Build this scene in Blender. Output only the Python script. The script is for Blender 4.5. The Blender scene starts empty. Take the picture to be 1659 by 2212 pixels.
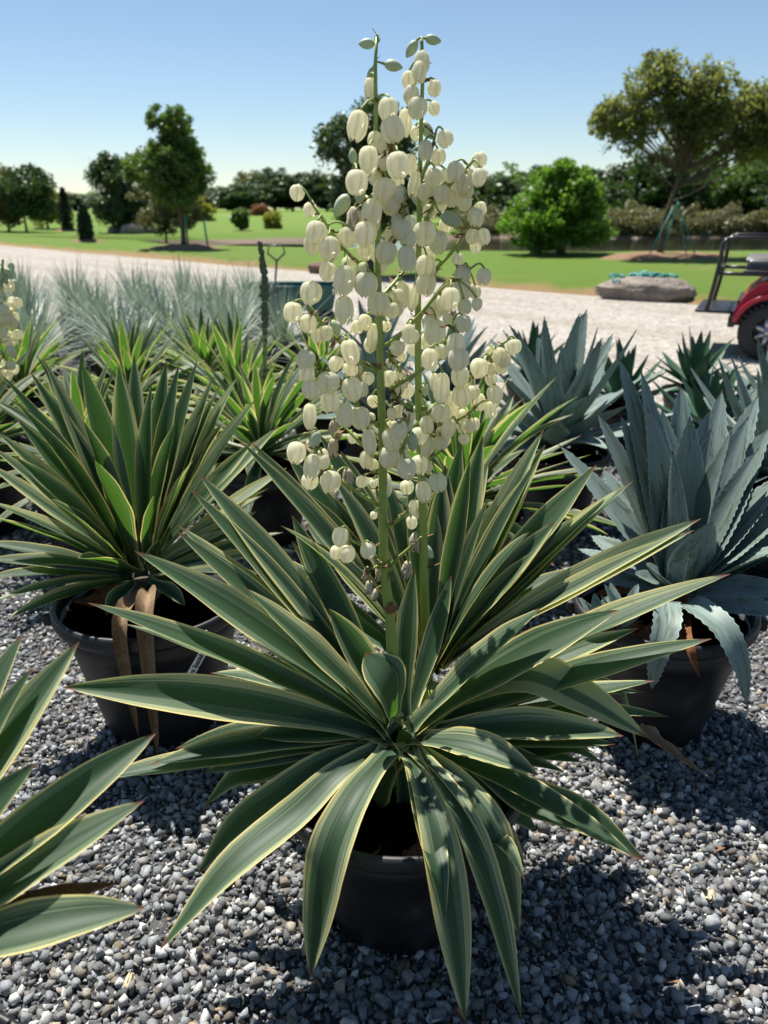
import bpy, bmesh, math, random
import numpy as np
from mathutils import Vector, Matrix, Quaternion

# ------------------------------------------------------------------ camera, world, sun, exposure
SC = bpy.context.scene
COL = SC.collection
CAM_H, PITCH = 1.30, math.radians(21.6)
SUN_EL, SUN_AZ = math.radians(63.0), math.radians(-28.0)      # azimuth from +Y, negative is to the left

cam_d = bpy.data.cameras.new('camera')
cam = bpy.data.objects.new('camera', cam_d); COL.objects.link(cam)
cam.location = (0, 0, CAM_H); cam.rotation_euler = (math.pi / 2 - PITCH, 0, 0)
cam_d.sensor_fit = 'HORIZONTAL'; cam_d.sensor_width = 36.0; cam_d.lens = 36.0
cam_d.clip_start = 0.02; cam_d.clip_end = 2000
cam_d.dof.use_dof = True; cam_d.dof.focus_distance = 1.42; cam_d.dof.aperture_fstop = 6.0
SC.camera = cam

w = bpy.data.worlds.new('World'); SC.world = w; w.use_nodes = True
nt = w.node_tree; bg = nt.nodes['Background']
sky = nt.nodes.new('ShaderNodeTexSky'); sky.sky_type = 'NISHITA'; sky.sun_disc = False
sky.sun_elevation = SUN_EL; sky.sun_rotation = SUN_AZ
sky.altitude = 400; sky.air_density = 1.0; sky.dust_density = 0.0; sky.ozone_density = 2.2
nt.links.new(sky.outputs[0], bg.inputs[0]); bg.inputs[1].default_value = 0.061

sun_d = bpy.data.lights.new('sun', 'SUN'); sun_d.energy = 5.0; sun_d.angle = math.radians(0.53)
sun_d.color = (1.0, 0.955, 0.88)
sun = bpy.data.objects.new('sun', sun_d); COL.objects.link(sun)
S = Vector((math.sin(SUN_AZ) * math.cos(SUN_EL), math.cos(SUN_AZ) * math.cos(SUN_EL), math.sin(SUN_EL)))
sun.rotation_euler = S.to_track_quat('Z', 'Y').to_euler(); sun.location = S * 50

vs = SC.view_settings
vs.view_transform = 'Standard'; vs.look = 'None'; vs.exposure = 0.9; vs.gamma = 1.0; vs.use_curve_mapping = False
SC.cycles.max_bounces = 12; SC.cycles.diffuse_bounces = 8; SC.cycles.transmission_bounces = 10; SC.cycles.transparent_max_bounces = 8
SC.cycles.use_denoising = True

# ------------------------------------------------------------------ helpers
rng = np.random.default_rng(11)
random.seed(11)
PI = math.pi
F_ = np.array([0, math.cos(PITCH), -math.sin(PITCH)])
U_ = np.array([0, math.sin(PITCH), math.cos(PITCH)])
R_ = np.array([1.0, 0, 0]); CAMP = np.array([0, 0, CAM_H])
def ray(u, v): return F_ + R_ * (u - 829.5) / 1659 + U_ * (1106 - v) / 1659
def at_depth(u, v, d): return CAMP + ray(u, v) * d
def at_y(u, v, y): r = ray(u, v); return CAMP + r * (y / r[1])
def on_ground(u, v, z=0.0): r = ray(u, v); return CAMP + r * ((z - CAM_H) / r[2])
def near_point(u, v, c, k):
    r = ray(u, v); r = r / np.linalg.norm(r)
    return CAMP + r * (np.dot(np.asarray(c) - CAMP, r) + k)
def proj(p):
    q = np.asarray(p) - CAMP; d = q @ F_
    return 829.5 + 1659 * (q @ R_) / d, 1106 - 1659 * (q @ U_) / d, d
def unit(a): a = np.asarray(a, float); return a / (np.linalg.norm(a) + 1e-12)

def mesh_from(name, verts, faces, mat=None, uvs=None, smooth=True, tint=None):
    me = bpy.data.meshes.new(name)
    me.from_pydata([tuple(map(float, v)) for v in verts], [], [tuple(int(i) for i in f) for f in faces])
    if uvs is not None:
        ul = me.uv_layers.new(name='UVMap')
        idx = np.empty(len(me.loops), dtype=np.int32); me.loops.foreach_get('vertex_index', idx)
        ul.data.foreach_set('uv', np.asarray(uvs, dtype=np.float32)[idx].ravel())
    if tint is not None:
        at = me.attributes.new('tint', 'FLOAT_COLOR', 'POINT')
        at.data.foreach_set('color', np.asarray(tint, dtype=np.float32).ravel())
    if smooth: me.polygons.foreach_set('use_smooth', [True] * len(me.polygons))
    if mat is not None: me.materials.append(mat)
    me.update(); return me
def link(name, data, parent=None, loc=None):
    o = bpy.data.objects.new(name, data); COL.objects.link(o)
    if parent is not None: o.parent = parent
    if loc is not None: o.location = tuple(float(a) for a in loc)
    return o
def tag(o, label=None, cat=None, group=None, kind=None):
    if label: o['label'] = label
    if cat: o['category'] = cat
    if group: o['group'] = group
    if kind: o['kind'] = kind
    return o
def thing(name, label, cat, loc=(0, 0, 0), group=None, rz=0.0):
    o = link(name, None, None, loc); o.empty_display_size = 0.05; o.rotation_euler = (0, 0, rz)
    return tag(o, label, cat, group)

class MB:
    """collects simple solids into one mesh"""
    def __init__(s): s.v = []; s.f = []
    def add(s, v, f):
        n = len(s.v); s.v += [tuple(map(float, a)) for a in v]; s.f += [tuple(i + n for i in q) for q in f]; return s
    def box(s, c, size, rot=None, taper=1.0):
        x, y, z = (a / 2 for a in size); v = []
        for sz in (-1, 1):
            t = taper if sz > 0 else 1.0
            for sx, sy in ((-1, -1), (1, -1), (1, 1), (-1, 1)): v.append(Vector((sx * x * t, sy * y * t, sz * z)))
        if rot is not None: v = [rot @ a for a in v]
        v = [a + Vector(c) for a in v]
        return s.add(v, [(3, 2, 1, 0), (4, 5, 6, 7), (0, 1, 5, 4), (1, 2, 6, 5), (2, 3, 7, 6), (3, 0, 4, 7)])
    def tube(s, pts, rad, n=8, cap=True):
        pts = [np.asarray(p, float) for p in pts]; m = len(pts)
        if np.isscalar(rad): rad = [rad] * m
        v = []; ref = None
        for i, p in enumerate(pts):
            t = unit(pts[min(i + 1, m - 1)] - pts[max(i - 1, 0)])
            if ref is None: ref = np.array([1.0, 0, 0]) if abs(t[0]) < 0.8 else np.array([0, 1.0, 0])
            a = unit(ref - t * np.dot(ref, t)); b = np.cross(t, a); ref = a
            for k in range(n):
                th = 2 * PI * k / n; v.append(p + rad[i] * (math.cos(th) * a + math.sin(th) * b))
        f = [(i * n + k, i * n + (k + 1) % n, (i + 1) * n + (k + 1) % n, (i + 1) * n + k) for i in range(m - 1) for k in range(n)]
        if cap: f += [tuple(reversed(range(n))), tuple((m - 1) * n + k for k in range(n))]
        return s.add(v, f)
    def lathe(s, prof, c=(0, 0, 0), n=40, axis='z', wob=0.0):
        v = []
        for r, z in prof:
            for k in range(n):
                th = 2 * PI * k / n; rr = r * (1 + wob * math.sin(2 * th + 1))
                p = (rr * math.cos(th), rr * math.sin(th), z)
                if axis == 'y': p = (p[0], p[2], p[1])
                v.append((p[0] + c[0], p[1] + c[1], p[2] + c[2]))
        f = []
        for i in range(len(prof) - 1):
            for k in range(n):
                q = (i * n + k, i * n + (k + 1) % n, (i + 1) * n + (k + 1) % n, (i + 1) * n + k)
                f.append(q if axis == 'z' else q[::-1])
        return s.add(v, f)
    def mesh(s, name, mat, smooth=False, bevel=0): 
        me = mesh_from(name, s.v, s.f, mat, smooth=smooth)
        if bevel:
            bm = bmesh.new(); bm.from_mesh(me)
            bmesh.ops.bevel(bm, geom=bm.edges[:], offset=bevel, segments=2, affect='EDGES', profile=0.6)
            bm.to_mesh(me); bm.free(); me.polygons.foreach_set('use_smooth', [True] * len(me.polygons))
        return me
    def build(s, name, mat, parent=None, smooth=False, bevel=0, loc=None):
        return link(name, s.mesh(name, mat, smooth, bevel), parent, loc)

# ------------------------------------------------------------------ materials
class NT:
    def __init__(s, name):
        s.m = bpy.data.materials.new(name); s.m.use_nodes = True
        s.t = s.m.node_tree; s.n = s.t.nodes; s.b = s.n['Principled BSDF']; s.out = s.n['Material Output']
    def node(s, typ, **kw):
        nd = s.n.new(typ)
        for k, v in kw.items(): setattr(nd, k, v)
        return nd
    def put(s, sock, val):
        if isinstance(val, bpy.types.NodeSocket): s.t.links.new(val, sock)
        else:
            if hasattr(sock, 'default_value') and hasattr(sock.default_value, '__len__') and not hasattr(val, '__len__'): val = [val] * len(sock.default_value)
            if hasattr(val, '__len__') and len(val) == 3 and len(sock.default_value) == 4: val = tuple(val) + (1,)
            sock.default_value = val
    def math(s, op, a, b=0.0, clamp=False):
        nd = s.node('ShaderNodeMath', operation=op, use_clamp=clamp); s.put(nd.inputs[0], a); s.put(nd.inputs[1], b); return nd.outputs[0]
    def step(s, x, a, b):
        nd = s.node('ShaderNodeMapRange', interpolation_type='SMOOTHSTEP'); s.put(nd.inputs[0], x); nd.inputs[1].default_value = a; nd.inputs[2].default_value = b
        return nd.outputs[0]
    def mix(s, fac, a, b, mode='MIX'):
        nd = s.node('ShaderNodeMix', data_type='RGBA', blend_type=mode); s.put(nd.inputs[0], fac); s.put(nd.inputs[6], a); s.put(nd.inputs[7], b); return nd.outputs[2]
    def noise(s, vec, scale, detail=3, rough=0.55, dim='3D', dist=0.0):
        nd = s.node('ShaderNodeTexNoise', noise_dimensions=dim); s.put(nd.inputs['Vector'], vec); nd.inputs['Scale'].default_value = scale
        nd.inputs['Detail'].default_value = detail; nd.inputs['Roughness'].default_value = rough; nd.inputs['Distortion'].default_value = dist
        return nd.outputs[0]
    def voro(s, vec, scale, feature='F1', out=0):
        nd = s.node('ShaderNodeTexVoronoi', feature=feature); s.put(nd.inputs['Vector'], vec); nd.inputs['Scale'].default_value = scale; return nd.outputs[out]
    def ramp(s, fac, stops):
        nd = s.node('ShaderNodeValToRGB'); s.put(nd.inputs[0], fac); e = nd.color_ramp.elements
        while len(e) < len(stops): e.new(0.5)
        for q, (p, c) in zip(e, stops): q.position = p; q.color = tuple(c) + (1,) if len(c) == 3 else c
        return nd.outputs[0]
    def coord(s, which='Object'): return s.node('ShaderNodeTexCoord').outputs[which]
    def pos(s): return s.node('ShaderNodeNewGeometry').outputs['Position']
    def sep(s, v): nd = s.node('ShaderNodeSeparateXYZ'); s.put(nd.inputs[0], v); return nd.outputs
    def comb(s, x, y, z): nd = s.node('ShaderNodeCombineXYZ'); s.put(nd.inputs[0], x); s.put(nd.inputs[1], y); s.put(nd.inputs[2], z); return nd.outputs[0]
    def rand(s): return s.node('ShaderNodeObjectInfo').outputs['Random']
    def attr(s, name): return s.node('ShaderNodeAttribute', attribute_name=name).outputs['Color']
    def bump(s, h, strength=0.3, dist=0.01):
        nd = s.node('ShaderNodeBump'); s.put(nd.inputs['Height'], h); nd.inputs['Strength'].default_value = strength; nd.inputs['Distance'].default_value = dist
        s.t.links.new(nd.outputs[0], s.b.inputs['Normal']); return nd.outputs[0]
    def set(s, col=None, rough=None, metal=None, spec=None):
        if col is not None: s.put(s.b.inputs['Base Color'], col)
        if rough is not None: s.put(s.b.inputs['Roughness'], rough)
        if metal is not None: s.b.inputs['Metallic'].default_value = metal
        if spec is not None: s.b.inputs['Specular IOR Level'].default_value = spec
        return s
    def translucent(s, col, fac):
        t = s.node('ShaderNodeBsdfTranslucent'); s.put(t.inputs[0], col)
        mx = s.node('ShaderNodeMixShader'); s.put(mx.inputs[0], fac)
        s.t.links.new(s.b.outputs[0], mx.inputs[1]); s.t.links.new(t.outputs[0], mx.inputs[2]); s.t.links.new(mx.outputs[0], s.out.inputs[0]); return s

def mat_plain(name, col, rough=0.5, metal=0.0, spec=0.5, var=0.15, scale=20.0, bump=0.1):
    n = NT(name); c = n.coord(); f = n.noise(c, scale, 4)
    a = [x * (1 - var) for x in col]; b = [min(1, x * (1 + var)) for x in col]
    n.set(n.ramp(f, [(0.3, a), (0.7, b)]), rough, metal, spec)
    if bump: n.bump(n.noise(c, scale * 4, 3), bump, 0.004)
    return n.m

def mat_yucca(name='yucca_leaf', cream=0.0):
    n = NT(name); uv = n.sep(n.coord('UV')); x, t = uv[0], uv[1]; rd = n.rand()
    off = n.math('MULTIPLY', rd, 37.0)
    streak = n.noise(n.comb(n.math('ADD', n.math('MULTIPLY', x, 15.0), off), n.math('MULTIPLY', t, 0.7), off), 1.0, 4, 0.6)
    fine = n.noise(n.comb(n.math('ADD', n.math('MULTIPLY', x, 55.0), off), n.math('MULTIPLY', t, 1.6), off), 1.0, 2, 0.5)
    d = n.math('ABSOLUTE', n.math('SUBTRACT', x, 0.5))                      # 0 at the midrib, .5 at the margin
    d2 = n.math('ADD', d, n.math('MULTIPLY', n.math('SUBTRACT', streak, 0.5), 0.55))
    d2 = n.math('ADD', d2, n.math('MULTIPLY', n.math('SUBTRACT', n.math('FRACT', n.math('MULTIPLY', rd, 7.31)), 0.62 - cream), 0.20))
    dark = n.mix(fine, (0.020, 0.052, 0.025), (0.058, 0.112, 0.054))
    mid = n.mix(fine, (0.105, 0.160, 0.092), (0.180, 0.240, 0.145))
    pale = n.mix(fine, (0.34, 0.40, 0.20), (0.50, 0.52, 0.28))
    c = n.mix(n.step(d2, 0.22, 0.26), dark, mid)
    c = n.mix(n.step(d2, 0.40, 0.43), c, pale)
    c = n.mix(n.step(d, 0.455, 0.464), c, (0.84, 0.72, 0.30))
    c = n.mix(n.step(d, 0.494, 0.5), c, (0.55, 0.34, 0.10))
    tipm = n.step(n.math('ADD', t, n.math('MULTIPLY', d, 0.045)), 0.968, 0.992)
    c = n.mix(tipm, c, (0.16, 0.045, 0.03))
    spots = n.step(n.noise(n.comb(n.math('ADD', x, off), n.math('MULTIPLY', t, 9.0), off), 2.2, 3), 0.70, 0.76)
    c = n.mix(n.math('MULTIPLY', spots, 0.35), c, (0.20, 0.13, 0.05))
    n.set(c, n.math('ADD', 0.38, n.math('MULTIPLY', fine, 0.24)), spec=0.45)
    n.bump(fine, 0.25, 0.0015)
    tr = n.mix(n.step(d2, 0.36, 0.44), (0.085, 0.215, 0.018), (0.50, 0.52, 0.17))
    tr = n.mix(n.step(d, 0.455, 0.464), tr, (0.85, 0.70, 0.22))
    n.translucent(tr, 0.42); return n.m
def mat_agave(name, c1, c2, worn):
    n = NT(name); uv = n.sep(n.coord('UV')); x, t = uv[0], uv[1]; off = n.math('MULTIPLY', n.rand(), 41.0)
    p = n.comb(n.math('ADD', n.math('MULTIPLY', x, 2.2), off), n.math('MULTIPLY', t, 4.0), off)
    soft = n.noise(p, 1.2, 4, 0.6)
    long_ = n.noise(n.comb(n.math('ADD', n.math('MULTIPLY', x, 14.0), off), n.math('MULTIPLY', t, 1.5), off), 1.0, 3)
    c = n.mix(n.math('ADD', n.math('MULTIPLY', soft, 0.6), n.math('MULTIPLY', long_, 0.4)), c1, c2)
    w_ = n.step(n.noise(n.comb(n.math('ADD', n.math('MULTIPLY', x, 5.0), off), n.math('MULTIPLY', t, 3.0), off), 1.6, 3, 0.5, dist=0.8), 0.56, 0.60)
    c = n.mix(n.math('MULTIPLY', w_, 0.75), c, worn)
    d = n.math('ABSOLUTE', n.math('SUBTRACT', x, 0.5))
    print_ = n.math('ABSOLUTE', n.math('SUBTRACT', n.math('ADD', d, n.math('MULTIPLY', n.math('SINE', n.math('MULTIPLY', t, 120.0)), 0.016)), 0.31))
    c = n.mix(n.math('MULTIPLY', n.math('SUBTRACT', 1.0, n.step(print_, 0.0, 0.022)), 0.35), c, tuple(a * 0.45 for a in c1))
    c = n.mix(n.step(d, 0.475, 0.495), c, tuple(min(1, a * 1.55) for a in c2))
    c = n.mix(n.step(t, 0.965, 0.985), c, (0.07, 0.035, 0.03))
    n.set(c, 0.52, spec=0.4); n.bump(n.math('ADD', soft, n.math('MULTIPLY', long_, 0.5)), 0.2, 0.004)
    n.translucent(n.mix(soft, tuple(a * 1.3 for a in c1), (0.18, 0.36, 0.16)), 0.14); return n.m
def mat_leafstuff(name, c1, c2, tr, fac=0.35, rough=0.45):
    n = NT(name); p = n.pos(); f = n.noise(p, 1.4, 3); g = n.noise(p, 23.0, 2)
    c = n.mix(n.math('ADD', n.math('MULTIPLY', f, 0.6), n.math('MULTIPLY', g, 0.4)), c1, c2)
    n.set(c, rough, spec=0.4); n.translucent(tr, fac); return n.m
def mat_flower():
    n = NT('flower_petal'); uv = n.sep(n.coord('UV')); x, t = uv[0], uv[1]; off = n.math('MULTIPLY', n.rand(), 23.0)
    v = n.noise(n.comb(n.math('ADD', n.math('MULTIPLY', x, 16.0), off), n.math('MULTIPLY', t, 0.8), off), 1.0, 2)
    d = n.math('ABSOLUTE', n.math('SUBTRACT', x, 0.5))
    c = n.mix(v, (0.88, 0.875, 0.80), (0.95, 0.945, 0.91))
    c = n.mix(n.math('MULTIPLY', n.math('SUBTRACT', 1.0, n.step(t, 0.0, 0.28)), 0.6), c, (0.62, 0.68, 0.42))
    c = n.mix(n.math('MULTIPLY', n.step(d, 0.36, 0.46), 0.85), c, (0.70, 0.55, 0.20))  # yellow petal edge, darkened to paint shade into the seams
    blem = n.step(n.noise(n.comb(n.math('ADD', x, off), n.math('MULTIPLY', t, 2.0), off), 3.0, 3), 0.70, 0.78)
    c = n.mix(n.math('MULTIPLY', blem, 0.3), c, (0.62, 0.48, 0.26))
    c = n.mix(n.math('MULTIPLY', n.step(t, 0.93, 1.0), 0.45), c, (0.55, 0.38, 0.16))
    n.set(c, 0.5, spec=0.3); n.bump(v, 0.5, 0.0015)
    n.translucent(n.mix(v, (0.96, 0.92, 0.66), (0.98, 0.96, 0.80)), 0.62); return n.m
def mat_bud():
    n = NT('flower_bud'); uv = n.sep(n.coord('UV')); x, t = uv[0], uv[1]
    st = n.noise(n.comb(n.math('MULTIPLY', x, 30.0), n.math('MULTIPLY', t, 1.2), n.rand()), 1.0, 3)
    g = n.mix(n.rand(), (0.30, 0.40, 0.24), (0.50, 0.56, 0.40))
    c = n.mix(st, g, (0.62, 0.66, 0.50)); c = n.mix(n.step(t, 0.9, 1.0), c, (0.34, 0.33, 0.2))
    n.set(c, 0.5); n.bump(st, 0.3, 0.001); n.translucent((0.5, 0.6, 0.25), 0.25); return n.m
def mat_stalk():
    n = NT('flower_stalk'); c = n.coord(); s_ = n.sep(c)
    st = n.noise(n.comb(n.math('MULTIPLY', s_[0], 240.0), n.math('MULTIPLY', s_[1], 240.0), n.math('MULTIPLY', s_[2], 6.0)), 1.0, 3)
    bl = n.step(n.noise(c, 26.0, 4), 0.62, 0.70)
    col = n.mix(st, (0.17, 0.25, 0.04), (0.33, 0.41, 0.095)); col = n.mix(n.math('MULTIPLY', bl, 0.45), col, (0.13, 0.10, 0.03))
    n.set(col, 0.42); n.bump(st, 0.3, 0.002); return n.m
def mat_stone():
    n = NT('gravel_stone'); c = n.pos(); ti = n.attr('tint'); f = n.noise(c, 260.0, 4, 0.65); g = n.noise(c, 900.0, 2)
    col = n.mix(1.0, ti, n.ramp(f, [(0.25, (0.62, 0.62, 0.64)), (0.75, (1.3, 1.3, 1.27))]), 'MULTIPLY')
    col = n.mix(n.math('MULTIPLY', n.step(g, 0.58, 0.68), 0.35), col, (0.52, 0.53, 0.53))
    n.set(col, 0.78, spec=0.35); n.bump(n.math('ADD', f, n.math('MULTIPLY', g, 0.4)), 0.5, 0.0025); return n.m
def mat_gravel_ground():
    n = NT('fine_gravel'); c = n.pos(); s_ = n.sep(c)
    big = n.noise(c, 0.55, 4); v = n.voro(c, 42.0, out=1); v2 = n.voro(c, 16.0, out=1)
    cell = n.sep(v)[0]; cell2 = n.sep(v2)[1]; ed = n.voro(c, 42.0, out=0)
    grey = n.mix(cell, (0.03, 0.031, 0.034), (0.09, 0.09, 0.09))  # dark base paints shade into the gaps between loose stones
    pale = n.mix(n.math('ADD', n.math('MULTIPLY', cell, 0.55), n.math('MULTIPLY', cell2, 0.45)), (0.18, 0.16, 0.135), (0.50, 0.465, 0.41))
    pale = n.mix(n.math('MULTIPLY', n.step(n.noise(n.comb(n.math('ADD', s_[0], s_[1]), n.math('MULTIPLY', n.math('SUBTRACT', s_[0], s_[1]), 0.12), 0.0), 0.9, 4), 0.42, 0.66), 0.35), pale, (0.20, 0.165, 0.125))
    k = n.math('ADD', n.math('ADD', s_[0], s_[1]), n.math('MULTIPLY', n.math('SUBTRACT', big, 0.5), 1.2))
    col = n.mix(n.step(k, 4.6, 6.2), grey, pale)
    n.set(col, 0.9, spec=0.2); n.bump(n.math('SUBTRACT', 1.0, ed), 0.9, 0.015); return n.m
def mat_lawn():
    n = NT('lawn_grass'); c = n.pos(); s_ = n.sep(c); a = n.noise(c, 0.18, 4); b = n.noise(c, 5.0, 4, 0.7); f = n.noise(c, 90.0, 3, 0.7)
    col = n.mix(n.math('ADD', n.math('MULTIPLY', b, 0.5), n.math('MULTIPLY', f, 0.5)), (0.072, 0.135, 0.013), (0.165, 0.265, 0.040))
    col = n.mix(n.math('MULTIPLY', n.step(a, 0.50, 0.72), 0.55), col, (0.20, 0.20, 0.055))
    s = n.math('ADD', n.math('ADD', s_[0], s_[1]), n.math('MULTIPLY', n.math('SUBTRACT', n.noise(c, 0.9, 4), 0.5), 1.6))
    col = n.mix(n.math('SUBTRACT', 1.0, n.step(s, 16.5, 17.4)), col, n.mix(b, (0.24, 0.15, 0.065), (0.36, 0.25, 0.12)))
    col = n.mix(n.math('SUBTRACT', 1.0, n.step(n.math('ADD', s_[2], n.math('MULTIPLY', n.math('SUBTRACT', b, 0.5), 0.1)), -0.2, -0.1)), col, n.mix(f, (0.12, 0.085, 0.06), (0.30, 0.23, 0.18)))
    n.set(col, 0.85, spec=0.15); n.bump(n.math('ADD', f, b), 0.8, 0.05); return n.m
def mat_two(name, c1, c2, scale, rough=0.9, bump=0.6, dist=0.01, detail=5):
    n = NT(name); c = n.coord(); f = n.noise(c, scale, detail, 0.65); g = n.noise(c, scale * 5, 3, 0.6)
    n.set(n.ramp(n.math('ADD', n.math('MULTIPLY', f, 0.6), n.math('MULTIPLY', g, 0.4)), [(0.32, c1), (0.68, c2)]), rough, spec=0.25)
    n.bump(n.math('ADD', f, n.math('MULTIPLY', g, 0.5)), bump, dist); return n.m
def mat_pot():
    n = NT('black_pot_plastic'); c = n.coord(); s_ = n.sep(c); f = n.noise(c, 9.0, 4, 0.6); g = n.noise(c, 120.0, 3)
    sm = n.noise(n.comb(n.math('MULTIPLY', s_[0], 16.0), n.math('MULTIPLY', s_[1], 16.0), n.math('MULTIPLY', s_[2], 3.0)), 1.0, 4, 0.6)
    col = n.mix(n.math('MULTIPLY', n.step(f, 0.48, 0.75), 0.5), (0.010, 0.010, 0.012), (0.045, 0.042, 0.04))
    col = n.mix(n.math('MULTIPLY', n.step(sm, 0.62, 0.78), 0.25), col, (0.10, 0.09, 0.08))
    n.set(col, n.math('ADD', 0.36, n.math('MULTIPLY', f, 0.25)), spec=0.5); n.bump(g, 0.08, 0.002); return n.m

M = dict(
    yucca=mat_yucca(), cream=mat_yucca('cream_and_sunlit_leaf', 1.0), pale=mat_yucca('pale_leaf', 1.7), petal=mat_flower(), bud=mat_bud(), stalk=mat_stalk(), stone=mat_stone(), ground=mat_gravel_ground(), lawn=mat_lawn(), pot=mat_pot(),
    agave=mat_agave('blue_agave_leaf', (0.095, 0.15, 0.138), (0.29, 0.37, 0.335), (0.085, 0.115, 0.07)),
    agreen=mat_agave('green_agave_leaf', (0.028, 0.085, 0.05), (0.06, 0.145, 0.08), (0.05, 0.09, 0.04)),
    sotol=mat_leafstuff('grey_grass_leaf', (0.16, 0.21, 0.17), (0.34, 0.40, 0.34), (0.25, 0.34, 0.2), 0.2),
    dead=mat_two('dead_leaf', (0.13, 0.08, 0.045), (0.31, 0.22, 0.13), 30.0, 0.75, 0.4, 0.003),
    dead2=mat_two('russet_dead_leaf', (0.10, 0.04, 0.015), (0.24, 0.11, 0.045), 40.0, 0.7, 0.4, 0.003),
    wilt=mat_two('wilted_petal', (0.42, 0.32, 0.18), (0.72, 0.66, 0.48), 120.0, 0.7, 0.6, 0.002),
    bract=mat_two('dry_bract', (0.10, 0.045, 0.02), (0.30, 0.17, 0.08), 150.0, 0.7, 0.5, 0.002),
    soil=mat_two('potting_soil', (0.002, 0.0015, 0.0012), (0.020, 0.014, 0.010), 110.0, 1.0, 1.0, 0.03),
    bark=mat_two('bark', (0.055, 0.04, 0.03), (0.16, 0.125, 0.095), 14.0, 0.9, 0.8, 0.03),
    mulch=mat_two('mulch', (0.13, 0.075, 0.04), (0.33, 0.215, 0.13), 22.0, 0.95, 0.9, 0.03),
    rock=mat_two('boulder_stone', (0.15, 0.125, 0.10), (0.36, 0.31, 0.26), 5.0, 0.9, 0.9, 0.04),
    rrock=mat_two('reddish_stone', (0.10, 0.06, 0.05), (0.24, 0.16, 0.13), 6.0, 0.9, 0.9, 0.04),
    teal=mat_plain('teal_strap', (0.02, 0.22, 0.19), 0.5),
    wagon=mat_plain('green_plastic', (0.015, 0.10, 0.085), 0.4),
    red=mat_plain('red_cart_paint', (0.30, 0.012, 0.03), 0.22, var=0.05, bump=0.0),
    black=mat_plain('black_metal', (0.012, 0.012, 0.013), 0.35, var=0.2),
    seat=mat_plain('seat_vinyl', (0.018, 0.02, 0.026), 0.38, scale=60),
    seat_shine=mat_plain('painted_seat_highlight', (0.11, 0.10, 0.09), 0.5, scale=60),  # paler tone paints the highlight on the black seat
    rubber=mat_plain('tyre_rubber', (0.022, 0.022, 0.023), 0.75, scale=30, bump=0.4),
    alloy=mat_plain('wheel_alloy', (0.45, 0.46, 0.48), 0.35, metal=0.8),
    white=mat_plain('white_plastic', (0.72, 0.72, 0.68), 0.5, var=0.04),
    ink=mat_plain('black_ink', (0.01, 0.01, 0.01), 0.6),
    budg=mat_plain('closed_bud', (0.11, 0.12, 0.06), 0.6, var=0.4, scale=40),
    steel=mat_plain('grey_steel', (0.12, 0.12, 0.12), 0.4, metal=0.6),
)
def mat_water():
    n = NT('pond_water'); c = n.pos(); n.set((0.018, 0.024, 0.016), 0.06, spec=0.5); n.bump(n.noise(c, 3.0, 4), 0.25, 0.03); return n.m
M['water'] = mat_water()
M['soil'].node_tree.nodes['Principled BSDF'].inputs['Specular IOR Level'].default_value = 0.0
# ------------------------------------------------------------------ ground, road, lawn, pond
def smooth01(x, a, b): t = np.clip((x - a) / (b - a), 0, 1); return t * t * (3 - 2 * t)
POND = [(14.0, 36.5, 19.0, 9.5), (-9, 37.0, 7.0, 1.6)]
def lawn_z(x, y):
    s = x + y
    z = -0.12 + 0.20 * smooth01(s, 15.6, 17.6) + 0.07 * np.sin(x * 0.31 + 1) * np.sin(y * 0.23)
    z = z + 0.35 * smooth01(np.hypot(x, y), 50, 110)
    for (px, py, rx, ry) in POND:
        q = ((x - px) / rx) ** 2 + ((y - py) / ry) ** 2 + 0.06 * np.sin(x * 1.3) * np.sin(y * 0.9)
        z = z - 0.85 * (1 - smooth01(q, 0.80, 1.75))
    return z
def grid_sheet(name, xs, ys, zf, mat):
    X, Y = np.meshgrid(xs, ys); Z = zf(X, Y); nx, ny = len(xs), len(ys)
    v = np.stack([X.ravel(), Y.ravel(), Z.ravel()], 1)
    f = [(j * nx + i, j * nx + i + 1, (j + 1) * nx + i + 1, (j + 1) * nx + i) for j in range(ny - 1) for i in range(nx - 1)]
    return tag(link(name, mesh_from(name, v, f, mat)), kind='structure')
g = grid_sheet('lawn', np.r_[-700, -400, -220, -120:-40:8, np.linspace(-40, 40, 161), 48:120:8, 140, 220, 400, 700],
               np.r_[-20, -5, np.linspace(2, 60, 146), 64:130:6, 160, 220, 320, 480, 800, 1200], lawn_z, M['lawn'])
# gravel yard and road: everything this side of the line x + y = 16.2
ed = []
for i in range(90):
    x = 40 - i * 1.0; ed.append((x, 16.3 - x + 0.10 * math.sin(x * 2.1) + 0.08 * math.sin(x * 5.3 + 1)))
def yard_mesh():
    v = []; f = []
    cols = [0, 0.02, 0.05, 0.1, 0.2, 0.4, 0.7, 1.0]
    for (x, y) in ed:
        for c in cols: v.append((x - c * 18, y - c * 26 - (c > 0) * 0, 0.002 if c > 0 else -0.03))
    n = len(cols)
    for i in range(len(ed) - 1):
        for k in range(n - 1): f.append((i * n + k, (i + 1) * n + k, (i + 1) * n + k + 1, i * n + k + 1))
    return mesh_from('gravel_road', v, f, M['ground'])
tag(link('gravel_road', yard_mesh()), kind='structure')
for i, (px, py, rx, ry) in enumerate(POND):
    v = [(px + rx * 1.12 * math.cos(a), py + ry * 1.12 * math.sin(a), -0.30) for a in np.linspace(0, 2 * PI, 48, endpoint=False)]
    tag(link('pond_water', mesh_from('pond_water', v, [tuple(range(48))], M['water'])), kind='structure')

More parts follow.
